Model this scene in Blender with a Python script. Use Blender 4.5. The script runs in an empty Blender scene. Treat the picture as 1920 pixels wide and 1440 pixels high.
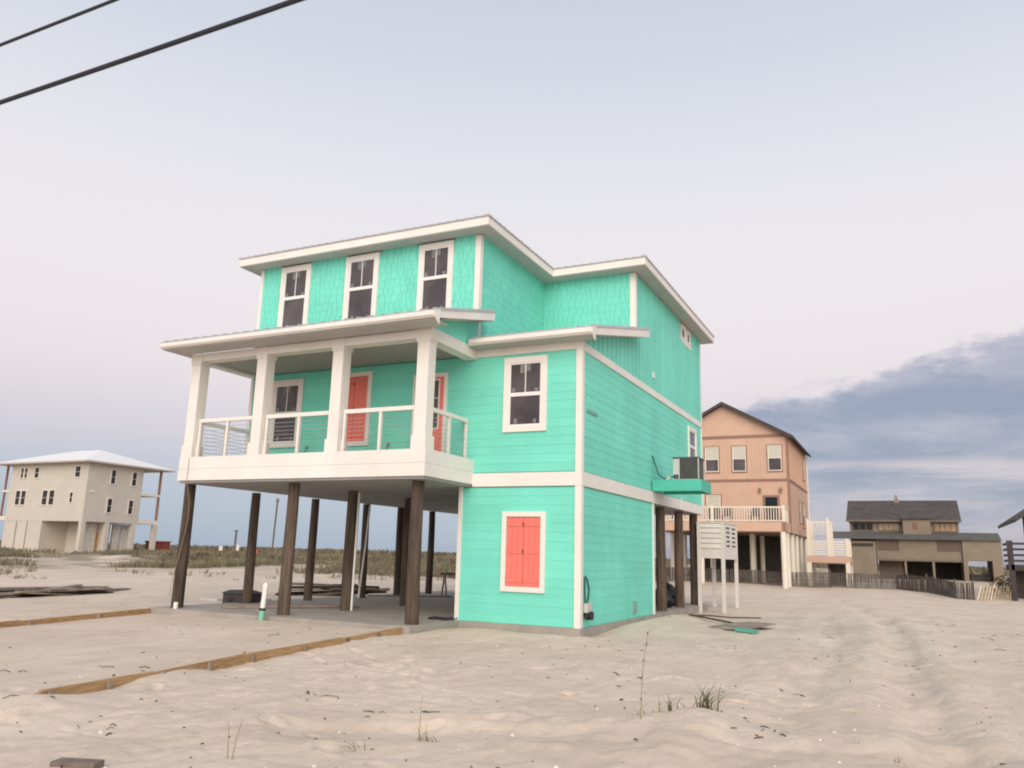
import bpy, bmesh, math, random
import numpy as np
from mathutils import Vector, Matrix

random.seed(7)
RNG = np.random.default_rng(11)
sc = bpy.context.scene
COL = sc.collection
rad = math.radians

# ------------------------------------------------------------------ camera
F_PX, PITCH, ROLL, YAW = 1505.3, 0.209, 0.027, 0.454
CAM = Vector((5.794, -15.114, 1.357))
fwd = Vector((-math.sin(YAW) * math.cos(PITCH), math.cos(YAW) * math.cos(PITCH), math.sin(PITCH)))
rt0 = Vector((math.cos(YAW), math.sin(YAW), 0))
up0 = rt0.cross(fwd)
rt = math.cos(ROLL) * rt0 + math.sin(ROLL) * up0
up = -math.sin(ROLL) * rt0 + math.cos(ROLL) * up0
cd = bpy.data.cameras.new('camera')
cam = bpy.data.objects.new('camera', cd)
COL.objects.link(cam)
cam.matrix_world = Matrix(((rt.x, up.x, -fwd.x, CAM.x), (rt.y, up.y, -fwd.y, CAM.y),
                           (rt.z, up.z, -fwd.z, CAM.z), (0, 0, 0, 1)))
cd.sensor_fit = 'HORIZONTAL'
cd.sensor_width = 36
cd.lens = 36 * F_PX / 1920
cd.clip_start = 0.1
cd.clip_end = 6000
sc.camera = cam

# ------------------------------------------------------------------ sky, sun, exposure
SUN_DIR = Vector((0.48, -1.0, 0.62)).normalized()        # towards the sunset behind the camera
SUN_EL = math.asin(SUN_DIR.z)
SUN_AZ = math.atan2(SUN_DIR.x, SUN_DIR.y)
SKY_STRENGTH = 0.60
NISHITA = 0.012
world = bpy.data.worlds.new('World')
sc.world = world
world.use_nodes = True
wn, wl = world.node_tree.nodes, world.node_tree.links
wn.clear()


def N(tree_nodes, kind, **kw):
    n = tree_nodes.new(kind)
    for k, v in kw.items():
        setattr(n, k, v)
    return n


def wmath(op, a, b=None, c=None, clamp=False):
    n = wn.new('ShaderNodeMath')
    n.operation = op
    n.use_clamp = clamp
    for i, q in enumerate((a, b, c)):
        if q is None:
            continue
        if isinstance(q, (int, float)):
            n.inputs[i].default_value = q
        else:
            wl.new(q, n.inputs[i])
    return n.outputs[0]


def wsmooth(v, lo, hi, a=0.0, b=1.0):
    n = wn.new('ShaderNodeMapRange')
    n.interpolation_type = 'SMOOTHSTEP'
    wl.new(v, n.inputs['Value'])
    n.inputs['From Min'].default_value = lo
    n.inputs['From Max'].default_value = hi
    n.inputs['To Min'].default_value = a
    n.inputs['To Max'].default_value = b
    return n.outputs['Result']


def wmix(f, a, b):
    n = wn.new('ShaderNodeMix')
    n.data_type = 'RGBA'
    if isinstance(f, (int, float)):
        n.inputs[0].default_value = f
    else:
        wl.new(f, n.inputs[0])
    for i, q in ((6, a), (7, b)):
        if isinstance(q, tuple):
            n.inputs[i].default_value = (*q, 1)
        else:
            wl.new(q, n.inputs[i])
    return n.outputs[2]


tcw = wn.new('ShaderNodeTexCoord')
sep = wn.new('ShaderNodeSeparateXYZ')
nrm = wn.new('ShaderNodeVectorMath')
nrm.operation = 'NORMALIZE'
wl.new(tcw.outputs['Generated'], nrm.inputs[0])
wl.new(nrm.outputs[0], sep.inputs[0])
sx, sy, sz = sep.outputs
eld = wmath('MULTIPLY', wmath('ARCSINE', sz), 180 / math.pi)           # elevation in degrees
azd = wmath('MULTIPLY', wmath('ARCTAN2', sx, sy), 180 / math.pi)       # degrees clockwise from +Y
ramp = wn.new('ShaderNodeValToRGB')
ramp.color_ramp.interpolation = 'B_SPLINE'
stops = [(0.0, (0.38, 0.455, 0.565)), (3.5, (0.405, 0.465, 0.575)), (7.0, (0.60, 0.545, 0.595)), (11, (0.80, 0.71, 0.715)),
         (17, (0.87, 0.79, 0.785)), (24, (0.845, 0.815, 0.83)), (33, (0.68, 0.71, 0.785)), (50, (0.48, 0.53, 0.64)), (90, (0.38, 0.44, 0.56))]
els = ramp.color_ramp.elements
while len(els) < len(stops):
    els.new(0.5)
for e, (d, c) in zip(els, stops):
    e.position = d / 90
    e.color = (*c, 1)
wl.new(wmath('DIVIDE', eld, 90.0, clamp=True), ramp.inputs[0])


def wnoise(sa, se, scale, detail, rough=0.55, off=0.0):
    cb = wn.new('ShaderNodeCombineXYZ')
    wl.new(wmath('MULTIPLY', azd, sa), cb.inputs[0])
    wl.new(wmath('MULTIPLY', eld, se), cb.inputs[1])
    cb.inputs[2].default_value = off
    nz = wn.new('ShaderNodeTexNoise')
    nz.inputs['Scale'].default_value = scale
    nz.inputs['Detail'].default_value = detail
    nz.inputs['Roughness'].default_value = rough
    wl.new(cb.outputs[0], nz.inputs['Vector'])
    return nz.outputs['Fac']


# a bank of cloud low over the land, thinning out towards the left of the house
edge = wn.new('ShaderNodeMapRange')
edge.clamp = True
wl.new(azd, edge.inputs['Value'])
for k, v in (('From Min', -40), ('From Max', 10), ('To Min', 3.4), ('To Max', 14.9)):
    edge.inputs[k].default_value = v
n1 = wnoise(0.16, 0.34, 1.9, 7, 0.62)
d_edge = wmath('ADD', wmath('SUBTRACT', edge.outputs[0], eld), wmath('MULTIPLY', wmath('SUBTRACT', n1, 0.5), 5.0))
cmask = wsmooth(d_edge, -0.5, 1.3)
cmask = wmath('MULTIPLY', cmask, wsmooth(azd, -34, -16))
n2 = wnoise(0.10, 0.34, 1.1, 6, 0.6, 3.1)
ccol = wmix(wsmooth(n2, 0.36, 0.66), (0.285, 0.308, 0.408), (0.45, 0.437, 0.515))
n3 = wnoise(0.045, 0.62, 0.9, 6, 0.6, 7.7)
streak = wmath('MULTIPLY', wsmooth(n3, 0.46, 0.66), wmath('MULTIPLY', wsmooth(eld, 7.0, 6.0), wsmooth(eld, 1.2, 4.2, 0.45, 1.0)))
ccol = wmix(streak, ccol, (0.61, 0.535, 0.57))
skycol = wmix(cmask, ramp.outputs[0], ccol)
nish = wn.new('ShaderNodeTexSky')
nish.sky_type = 'NISHITA'
nish.sun_disc = False
nish.sun_elevation = SUN_EL
nish.sun_rotation = SUN_AZ
nish.altitude = 0
nish.dust_density = 1.5
b1 = wn.new('ShaderNodeBackground')
wl.new(skycol, b1.inputs[0])
b1.inputs[1].default_value = SKY_STRENGTH
b2 = wn.new('ShaderNodeBackground')
wl.new(nish.outputs[0], b2.inputs[0])
b2.inputs[1].default_value = NISHITA
addw = wn.new('ShaderNodeAddShader')
wl.new(b1.outputs[0], addw.inputs[0])
wl.new(b2.outputs[0], addw.inputs[1])
wo = wn.new('ShaderNodeOutputWorld')
wl.new(addw.outputs[0], wo.inputs[0])

sd = bpy.data.lights.new('sun', 'SUN')
sd.energy = 1.75
sd.angle = rad(60)
sd.color = (1.0, 0.90, 0.79)
sun = bpy.data.objects.new('sun', sd)
sun.rotation_euler = SUN_DIR.to_track_quat('Z', 'Y').to_euler()
COL.objects.link(sun)

vs = sc.view_settings
vs.view_transform = 'Standard'
vs.look = 'None'
vs.exposure = 0.66
vs.gamma = 1
vs.use_curve_mapping = False
try:
    sc.cycles.max_bounces = 8
    sc.cycles.filter_width = 2.0
    sc.cycles.diffuse_bounces = 4
except Exception:
    pass


# ------------------------------------------------------------------ materials
def mat(name, col, rough=0.6, var=0.10, scale=2.0, bump=0.0, bscale=60.0, spec=0.4, metal=0.0,
        stretch=(1, 1, 1), jit=0.0, col2=None, lo=0.35, hi=0.68, bstretch=None):
    m = bpy.data.materials.new(name)
    m.use_nodes = True
    n, l = m.node_tree.nodes, m.node_tree.links
    p = n['Principled BSDF']
    p.inputs['Roughness'].default_value = rough
    p.inputs['Metallic'].default_value = metal
    p.inputs['Specular IOR Level'].default_value = spec
    geo = n.new('ShaderNodeNewGeometry')
    mp = n.new('ShaderNodeMapping')
    mp.inputs['Scale'].default_value = stretch
    l.new(geo.outputs['Position'], mp.inputs['Vector'])
    nz = n.new('ShaderNodeTexNoise')
    nz.inputs['Scale'].default_value = scale
    nz.inputs['Detail'].default_value = 6
    nz.inputs['Roughness'].default_value = 0.62
    l.new(mp.outputs[0], nz.inputs['Vector'])
    mr = n.new('ShaderNodeMapRange')
    mr.inputs['From Min'].default_value = lo
    mr.inputs['From Max'].default_value = hi
    l.new(nz.outputs['Fac'], mr.inputs['Value'])
    mx = n.new('ShaderNodeMix')
    mx.data_type = 'RGBA'
    l.new(mr.outputs[0], mx.inputs[0])
    if col2 is None:
        a = tuple(c * (1 - var) for c in col)
        b = tuple(min(1, c * (1 + var)) for c in col)
    else:
        a, b = col, col2
    mx.inputs[6].default_value = (*a, 1)
    mx.inputs[7].default_value = (*b, 1)
    out = mx.outputs[2]
    if jit:
        oi = n.new('ShaderNodeObjectInfo')
        jr = n.new('ShaderNodeMapRange')
        jr.inputs['To Min'].default_value = 1 - jit
        jr.inputs['To Max'].default_value = 1 + jit
        l.new(oi.outputs['Random'], jr.inputs['Value'])
        hs = n.new('ShaderNodeHueSaturation')
        l.new(jr.outputs[0], hs.inputs['Value'])
        l.new(out, hs.inputs['Color'])
        out = hs.outputs[0]
    l.new(out, p.inputs['Base Color'])
    if bump:
        mp2 = n.new('ShaderNodeMapping')
        mp2.inputs['Scale'].default_value = bstretch or stretch
        l.new(geo.outputs['Position'], mp2.inputs['Vector'])
        nb = n.new('ShaderNodeTexNoise')
        nb.inputs['Scale'].default_value = bscale
        nb.inputs['Detail'].default_value = 4
        l.new(mp2.outputs[0], nb.inputs['Vector'])
        bp = n.new('ShaderNodeBump')
        bp.inputs['Strength'].default_value = bump
        bp.inputs['Distance'].default_value = 0.02
        l.new(nb.outputs['Fac'], bp.inputs['Height'])
        l.new(bp.outputs[0], p.inputs['Normal'])
    return m


M = {}
M['teal'] = mat('teal_paint', (0.185, 0.685, 0.545), 0.55, 0.075, 0.7, 0.08, 90, jit=0.035, spec=0.35)
M['teal_shake'] = mat('teal_shake_paint', (0.18, 0.68, 0.54), 0.6, 0.07, 1.0, 0.25, 40, jit=0.03, spec=0.3, bstretch=(1, 1, .15))
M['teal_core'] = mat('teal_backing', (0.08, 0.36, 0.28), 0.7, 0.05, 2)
M['groove'] = mat('teal_groove_shade', (0.045, 0.22, 0.17), 0.8, 0.1, 2)  # darkened teal behind the wall boards, paints the shadow in the gaps
M['white'] = mat('white_trim_paint', (0.78, 0.745, 0.695), 0.5, 0.055, 0.9, 0.05, 50, spec=0.35)
M['vinyl'] = mat('white_vinyl', (0.80, 0.77, 0.75), 0.35, 0.02, 3)
M['soffit'] = mat('shaded_soffit', (0.47, 0.455, 0.425), 0.7, 0.04, 1.2)  # white boards, with the shade under the eaves put into a greyer colour
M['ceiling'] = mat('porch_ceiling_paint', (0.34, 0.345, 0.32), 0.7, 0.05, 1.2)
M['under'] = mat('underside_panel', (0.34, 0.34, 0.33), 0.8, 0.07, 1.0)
M['coral'] = mat('coral_paint', (0.80, 0.195, 0.155), 0.5, 0.05, 2.5, 0.05, 60, spec=0.35)
M['metal_roof'] = mat('galvanised_roofing', (0.56, 0.56, 0.56), 0.38, 0.08, 4, metal=0.55)
M['cable'] = mat('steel_cable', (0.55, 0.55, 0.55), 0.35, 0.05, 4, metal=0.7)
M['pile'] = mat('treated_pile_wood', (0.05, 0.036, 0.027), 0.85, 0, 5.0, 0.7, 22, stretch=(3, 3, .25), col2=(0.15, 0.108, 0.077), jit=0.22, bstretch=(3, 3, .2))
M['sticker'] = mat('window_sticker', (0.19, 0.195, 0.19), 0.6, 0.15, 14)
M['teal_box'] = mat('teal_platform_paint', (0.085, 0.47, 0.36), 0.5, 0.06, 2)
M['offcut'] = mat('dusty_teal_offcut', (0.10, 0.36, 0.28), 0.7, 0.15, 8)
M['ac_dark'] = mat('condenser_grille', (0.085, 0.08, 0.078), 0.55, 0.15, 12)
M['ac_light'] = mat('condenser_panel', (0.55, 0.53, 0.50), 0.45, 0.05, 4)
M['black'] = mat('black_plastic', (0.02, 0.021, 0.023), 0.5, 0.15, 8)
M['hose'] = mat('dark_green_hose', (0.02, 0.07, 0.06), 0.5, 0.1, 8)
M['grey_plate'] = mat('grey_cover_plate', (0.20, 0.38, 0.33), 0.5, 0.08, 12)
M['concrete'] = mat('grey_concrete', (0.36, 0.325, 0.285), 0.9, 0.13, 1.4, 0.35, 70)
M['form'] = mat('form_lumber', (0.34, 0.195, 0.085), 0.75, 0, 3.0, 0.5, 30, stretch=(8, .7, 14), col2=(0.54, 0.365, 0.19), jit=0.14)
M['plank'] = mat('weathered_plank', (0.17, 0.125, 0.10), 0.85, 0, 3.0, 0.4, 30, col2=(0.36, 0.285, 0.235), jit=0.3)
M['plank_light'] = mat('pale_plank', (0.36, 0.29, 0.23), 0.85, 0.2, 4.0, 0.3, 30, jit=0.15)
M['plank_dark'] = mat('wet_dark_wood', (0.05, 0.036, 0.028), 0.85, 0.3, 6, 0.4, 30, jit=0.3)
M['pvc'] = mat('white_pvc', (0.82, 0.80, 0.74), 0.35, 0.03, 6)
M['pvc_green'] = mat('green_pvc', (0.20, 0.52, 0.37), 0.4, 0.06, 8)
M['rope'] = mat('yellow_strap', (0.36, 0.27, 0.17), 0.8, 0.1, 10)
M['peach'] = mat('peach_siding', (0.575, 0.385, 0.285), 0.7, 0.05, 1.2, spec=0.3)
M['peach_side'] = M['peach']
M['peach_trim'] = mat('terracotta_trim', (0.27, 0.155, 0.11), 0.65, 0.07, 2)
M['peach_roof'] = mat('brown_shingle_roof', (0.07, 0.055, 0.048), 0.85, 0.2, 3)
M['cream'] = mat('cream_paint', (0.74, 0.67, 0.565), 0.55, 0.04, 2)
M['shade'] = mat('window_blind', (0.52, 0.50, 0.42), 0.5, 0.05, 4, spec=0.6)
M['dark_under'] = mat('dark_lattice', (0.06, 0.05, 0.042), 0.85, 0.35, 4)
M['beige'] = mat('beige_siding', (0.565, 0.515, 0.45), 0.75, 0.05, 0.8, spec=0.25)
M['beige2'] = M['beige']
M['white_roof'] = mat('white_metal_roof', (0.78, 0.765, 0.76), 0.45, 0.03, 1)
M['beige_post'] = mat('brown_red_post', (0.30, 0.16, 0.11), 0.8, 0.1, 3)
M['house_wrap'] = mat('house_wrap', (0.62, 0.57, 0.52), 0.6, 0.14, 3.5)
M['plywood'] = mat('plywood_sheet', (0.48, 0.29, 0.13), 0.75, 0.12, 2)
M['taupe'] = mat('taupe_siding', (0.245, 0.20, 0.15), 0.8, 0.08, 1.2, spec=0.25)
M['taupe_dark'] = mat('taupe_trim', (0.17, 0.135, 0.105), 0.8, 0.10, 2)
M['grey_roof'] = mat('charcoal_shingle_roof', (0.078, 0.066, 0.062), 0.9, 0.22, 1.8)
M['skirt_roof'] = mat('grey_skirt_roof', (0.105, 0.10, 0.092), 0.9, 0.2, 1.8)
M['shutter_brown'] = mat('brown_shutter', (0.15, 0.105, 0.08), 0.75, 0.15, 6)
M['amber_pane'] = mat('sunset_tinted_pane', (0.33, 0.22, 0.125), 0.25, 0.3, 5, spec=0.7)  # warm sunset light on the glass put into the pane colour
M['rust_frame'] = mat('rust_window_frame', (0.22, 0.11, 0.075), 0.7, 0.1, 6)
M['dark_wood'] = mat('dark_deck_wood', (0.055, 0.045, 0.042), 0.85, 0.2, 3)
M['slat_dark'] = mat('weathered_fence_slat', (0.10, 0.086, 0.073), 0.9, 0.3, 3)
M['slat_light'] = mat('pale_fence_picket', (0.62, 0.51, 0.34), 0.8, 0.12, 5, jit=0.15)
M['red_box'] = mat('red_steel', (0.26, 0.055, 0.035), 0.6, 0.2, 2)
M['orange'] = mat('orange_plastic', (0.62, 0.13, 0.05), 0.5, 0.08, 4)
M['pole'] = mat('grey_pole_wood', (0.15, 0.12, 0.10), 0.9, 0.2, 3)
M['wire'] = mat('black_cable_sheath', (0.025, 0.027, 0.035), 0.5, 0.1, 6)
M['grass'] = mat('beach_grass_blades', (0.15, 0.14, 0.085), 0.8, 0, 0.35, col2=(0.30, 0.25, 0.17), spec=0.2)
M['scrub'] = mat('olive_scrub', (0.12, 0.108, 0.07), 0.85, 0, 0.09, col2=(0.235, 0.195, 0.135), spec=0.15)
M['tuft'] = mat('green_grass_blade', (0.085, 0.095, 0.035), 0.7, 0, 14, col2=(0.19, 0.165, 0.075), spec=0.3)
M['straw'] = mat('dry_stalk', (0.25, 0.19, 0.10), 0.8, 0.2, 12)
M['twig'] = mat('dark_twigs', (0.09, 0.07, 0.055), 0.9, 0.4, 9)
M['shell'] = mat('white_shell_bits', (0.75, 0.70, 0.64), 0.6, 0.1, 9)
M['bin'] = mat('charcoal_bin', (0.055, 0.045, 0.042), 0.6, 0.15, 5)
M['bag'] = mat('black_bag_film', (0.012, 0.013, 0.016), 0.38, 0.2, 9, 0.5, 14)
M['louvre'] = mat('off_white_louvre', (0.68, 0.65, 0.60), 0.6, 0.05, 4, jit=0.04)
M['slot'] = mat('dark_slot', (0.10, 0.095, 0.09), 0.8, 0.1, 6)

g = mat('window_glass', (0.078, 0.066, 0.070), 0.12, 0.45, 0.9, spec=0.5, jit=0.3)  # mottled colour and per-pane tone paint in varied reflections
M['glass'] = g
M['dark_pane'] = mat('dark_window_pane', (0.02, 0.02, 0.023), 0.12, 0.2, 2, spec=0.5)


def sand_material():
    m = bpy.data.materials.new('pale_quartz_sand')
    m.use_nodes = True
    n, l = m.node_tree.nodes, m.node_tree.links
    p = n['Principled BSDF']
    p.inputs['Roughness'].default_value = 0.95
    p.inputs['Specular IOR Level'].default_value = 0.1
    geo = n.new('ShaderNodeNewGeometry')

    def noise(scale, det=6, rough=0.6, st=None):
        nz = n.new('ShaderNodeTexNoise')
        nz.inputs['Scale'].default_value = scale
        nz.inputs['Detail'].default_value = det
        nz.inputs['Roughness'].default_value = rough
        if st:
            mp = n.new('ShaderNodeMapping')
            mp.inputs['Scale'].default_value = st
            l.new(geo.outputs['Position'], mp.inputs[0])
            l.new(mp.outputs[0], nz.inputs['Vector'])
        else:
            l.new(geo.outputs['Position'], nz.inputs['Vector'])
        return nz.outputs['Fac']

    def mr(v, a, b, c=0.0, d=1.0):
        q = n.new('ShaderNodeMapRange')
        q.inputs['From Min'].default_value = a
        q.inputs['From Max'].default_value = b
        q.inputs['To Min'].default_value = c
        q.inputs['To Max'].default_value = d
        l.new(v, q.inputs[0])
        return q.outputs[0]

    def mix(f, a, b, blend='MIX'):
        q = n.new('ShaderNodeMix')
        q.data_type = 'RGBA'
        q.blend_type = blend
        if isinstance(f, float):
            q.inputs[0].default_value = f
        else:
            l.new(f, q.inputs[0])
        for i, v in ((6, a), (7, b)):
            if isinstance(v, tuple):
                q.inputs[i].default_value = (*v, 1)
            else:
                l.new(v, q.inputs[i])
        return q.outputs[2]

    base = mix(mr(noise(0.55), 0.35, 0.65), (0.62, 0.505, 0.405), (0.725, 0.605, 0.495))
    base = mix(mr(noise(6.0, 5, 0.7, (1, .5, 1)), 0.50, 0.72, 0, 0.55), base, (0.54, 0.445, 0.365))
    base = mix(mr(noise(1.6, 6, 0.65, (1.6, .45, 1)), 0.48, 0.70, 0, 0.5), base, (0.51, 0.425, 0.335))
    base = mix(mr(noise(28.0, 5, 0.75), 0.60, 0.74, 0, 0.45), base, (0.38, 0.32, 0.26))
    base = mix(mr(noise(120.0, 2), 0.62, 0.75, 0, 0.4), base, (0.25, 0.20, 0.165))
    # thin plant litter and roots away from the cleared lot
    at = n.new('ShaderNodeAttribute')
    at.attribute_name = 'litter'
    lit = n.new('ShaderNodeMath')
    lit.operation = 'MULTIPLY'
    l.new(mr(noise(0.28, 7, 0.65, (1, 1, 1)), 0.38, 0.55), lit.inputs[0])
    l.new(at.outputs['Fac'], lit.inputs[1])
    base = mix(lit.outputs[0], base, (0.26, 0.22, 0.15))
    l.new(base, p.inputs['Base Color'])
    bp = n.new('ShaderNodeBump')
    bp.inputs['Strength'].default_value = 0.75
    bp.inputs['Distance'].default_value = 0.035
    hh = n.new('ShaderNodeMath')
    hh.operation = 'ADD'
    l.new(noise(9.0, 8, 0.7, (1, .6, 1)), hh.inputs[0])
    l.new(mr(noise(70.0, 3), 0, 1, 0, 0.15), hh.inputs[1])
    l.new(hh.outputs[0], bp.inputs['Height'])
    l.new(bp.outputs[0], p.inputs['Normal'])
    return m


M['sand'] = sand_material()

# ------------------------------------------------------------------ mesh helpers
WO = {}


class MB:
    def __init__(s):
        s.v, s.f = [], []

    def hexa(s, p):
        b = len(s.v)
        s.v += [tuple(q) for q in p]
        s.f += [(b, b + 3, b + 2, b + 1), (b + 4, b + 5, b + 6, b + 7), (b, b + 1, b + 5, b + 4),
                (b + 1, b + 2, b + 6, b + 5), (b + 2, b + 3, b + 7, b + 6), (b + 3, b, b + 4, b + 7)]
        return s

    def box(s, x0, x1, y0, y1, z0, z1):
        return s.hexa([(x0, y0, z0), (x1, y0, z0), (x1, y1, z0), (x0, y1, z0),
                       (x0, y0, z1), (x1, y0, z1), (x1, y1, z1), (x0, y1, z1)])

    def prism(s, poly, ext):
        b = len(s.v)
        n = len(poly)
        e = Vector(ext)
        s.v += [tuple(q) for q in poly] + [tuple(Vector(q) + e) for q in poly]
        s.f += [tuple(range(b, b + n)), tuple(range(b + 2 * n - 1, b + n - 1, -1))]
        for i in range(n):
            j = (i + 1) % n
            s.f.append((b + i, b + j, b + n + j, b + n + i))
        return s

    def tube(s, pts, r, n=8, r1=None, cap=True):
        pts = [Vector(p) for p in pts]
        b = len(s.v)
        m = len(pts)
        for i, p in enumerate(pts):
            t = (pts[min(i + 1, m - 1)] - pts[max(i - 1, 0)]).normalized()
            a = t.orthogonal() if i == 0 else (a - t * a.dot(t))
            a = a.normalized()
            c = t.cross(a)
            rr = r if r1 is None else r + (r1 - r) * i / (m - 1)
            if callable(r):
                rr = r(i / (m - 1))
            for k in range(n):
                w = 2 * math.pi * k / n
                s.v.append(tuple(p + (a * math.cos(w) + c * math.sin(w)) * rr))
        for i in range(m - 1):
            for k in range(n):
                k2 = (k + 1) % n
                s.f.append((b + i * n + k, b + i * n + k2, b + (i + 1) * n + k2, b + (i + 1) * n + k))
        if cap:
            s.f.append(tuple(range(b + n - 1, b - 1, -1)))
            s.f.append(tuple(range(b + (m - 1) * n, b + m * n)))
        return s

    def beam(s, p0, p1, w, h, upv=(0, 0, 1)):
        """rectangular bar whose top edge line runs p0-p1; w sideways, h downwards"""
        p0, p1, u = Vector(p0), Vector(p1), Vector(upv)
        d = (p1 - p0).normalized()
        sd_ = d.cross(u).normalized() * (w / 2)
        dn = sd_.cross(d).normalized()
        if dn.dot(u) > 0:
            dn = -dn
        dn = dn * h
        return s.hexa([p0 - sd_ + dn, p0 + sd_ + dn, p1 + sd_ + dn, p1 - sd_ + dn,
                       p0 - sd_, p0 + sd_, p1 + sd_, p1 - sd_])

    def build(s, name, m, parent=None, smooth=False, kind=None, label=None):
        me = bpy.data.meshes.new(name)
        me.from_pydata(s.v, [], s.f)
        if len(s.v) < 6000:
            bm = bmesh.new()
            bm.from_mesh(me)
            bmesh.ops.recalc_face_normals(bm, faces=bm.faces)
            bm.to_mesh(me)
            bm.free()
        me.materials.append(M[m])
        if smooth:
            me.polygons.foreach_set('use_smooth', [True] * len(me.polygons))
            try:
                me.set_sharp_from_angle(angle=rad(40))
            except Exception:
                pass
        return link(name, me, parent, kind, label)


def link(name, me, parent=None, kind=None, label=None):
    o = bpy.data.objects.new(name, me)
    COL.objects.link(o)
    if parent is not None:
        o.parent = parent
        w = WO.get(parent.name, (0, 0, 0))
        o.location = (-w[0], -w[1], -w[2])
    if kind:
        o['kind'] = kind
    if label:
        o['label'] = label
    return o


def thing(name, label, cat, loc, group=None):
    o = bpy.data.objects.new(name, None)
    COL.objects.link(o)
    o.location = loc
    o.empty_display_size = 0.2
    WO[o.name] = tuple(loc)
    o['label'] = label
    o['category'] = cat
    if group:
        o['group'] = group
    return o


def tag(o, label, cat, group=None):
    o['label'] = label
    o['category'] = cat
    if group:
        o['group'] = group
    return o


class PL:
    """a wall plane: s along it, z up, t out of it"""

    def __init__(s, o, u, n):
        s.o, s.u, s.n = Vector(o), Vector(u), Vector(n)

    def p(s, a, z, t):
        return s.o + s.u * a + s.n * t + Vector((0, 0, z))

    def box(s, mb, a0, a1, z0, z1, t0, t1, t1top=None):
        tt = t1 if t1top is None else t1top
        mb.hexa([s.p(a0, z0, t0), s.p(a1, z0, t0), s.p(a1, z0, t1), s.p(a0, z0, t1),
                 s.p(a0, z1, t0), s.p(a1, z1, t0), s.p(a1, z1, tt), s.p(a0, z1, tt)])
        return mb


# ------------------------------------------------------------------ ground
def vnoise(x, y, seed):
    xi, yi = np.floor(x).astype(np.int64), np.floor(y).astype(np.int64)
    xf, yf = x - xi, y - yi
    u, v = xf * xf * xf * (xf * (xf * 6 - 15) + 10), yf * yf * yf * (yf * (yf * 6 - 15) + 10)

    def h(a, b):
        q = (a * 374761393 + b * 668265263 + seed * 982451653) & 0xffffffff
        q = ((q ^ (q >> 13)) * 1274126177) & 0xffffffff
        return ((q ^ (q >> 16)) & 0xffff) / 65535.0 * 2 - 1
    return (h(xi, yi) * (1 - u) + h(xi + 1, yi) * u) * (1 - v) + (h(xi, yi + 1) * (1 - u) + h(xi + 1, yi + 1) * u) * v


def fbm(x, y, seed, oct=4, gain=0.5):
    s, a, t = 0, 1.0, 0
    for i in range(oct):
        s = s + a * vnoise(x * 2 ** i + i * 17.3, y * 2 ** i - i * 9.1, seed + i)
        t += a
        a *= gain
    return s / t


def sstep(v, a, b):
    t = np.clip((v - a) / (b - a), 0, 1)
    return t * t * (3 - 2 * t)


RUTS = [([(6.1, -8.5), (5.98, -6.4), (5.88, -5.28), (5.68, -0.97), (5.55, 3.87), (5.0, 10.9), (3.2, 20)], 0.085, 0.25),
        ([(4.45, -9.6), (4.55, -8.0), (4.57, -6.6), (4.56, -4.64), (4.5, -1.01), (4.2, 4.3), (3.4, 11)], 0.05, 0.26),
        ([(1.2, -9.3), (2.3, -8.55), (3.4, -8.2), (4.4, -8.15), (5.3, -7.9), (6.2, -7.0)], 0.055, 0.28)]


def seg_dist(x, y, pl):
    d = np.full(x.shape, 1e9)
    for (ax, ay), (bx, by) in zip(pl[:-1], pl[1:]):
        ux, uy = bx - ax, by - ay
        t = np.clip(((x - ax) * ux + (y - ay) * uy) / (ux * ux + uy * uy), 0, 1)
        d = np.minimum(d, np.hypot(x - ax - t * ux, y - ay - t * uy))
    return d


FORM_R = [(-1.74, -9.75), (-1.90, -8.3), (-2.20, -6.6), (-2.54, -4.06), (-2.78, -1.96)]
FORM_L = [(-7.9, -8.6), (-8.62, -5.45), (-9.42, -1.96)]


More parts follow.
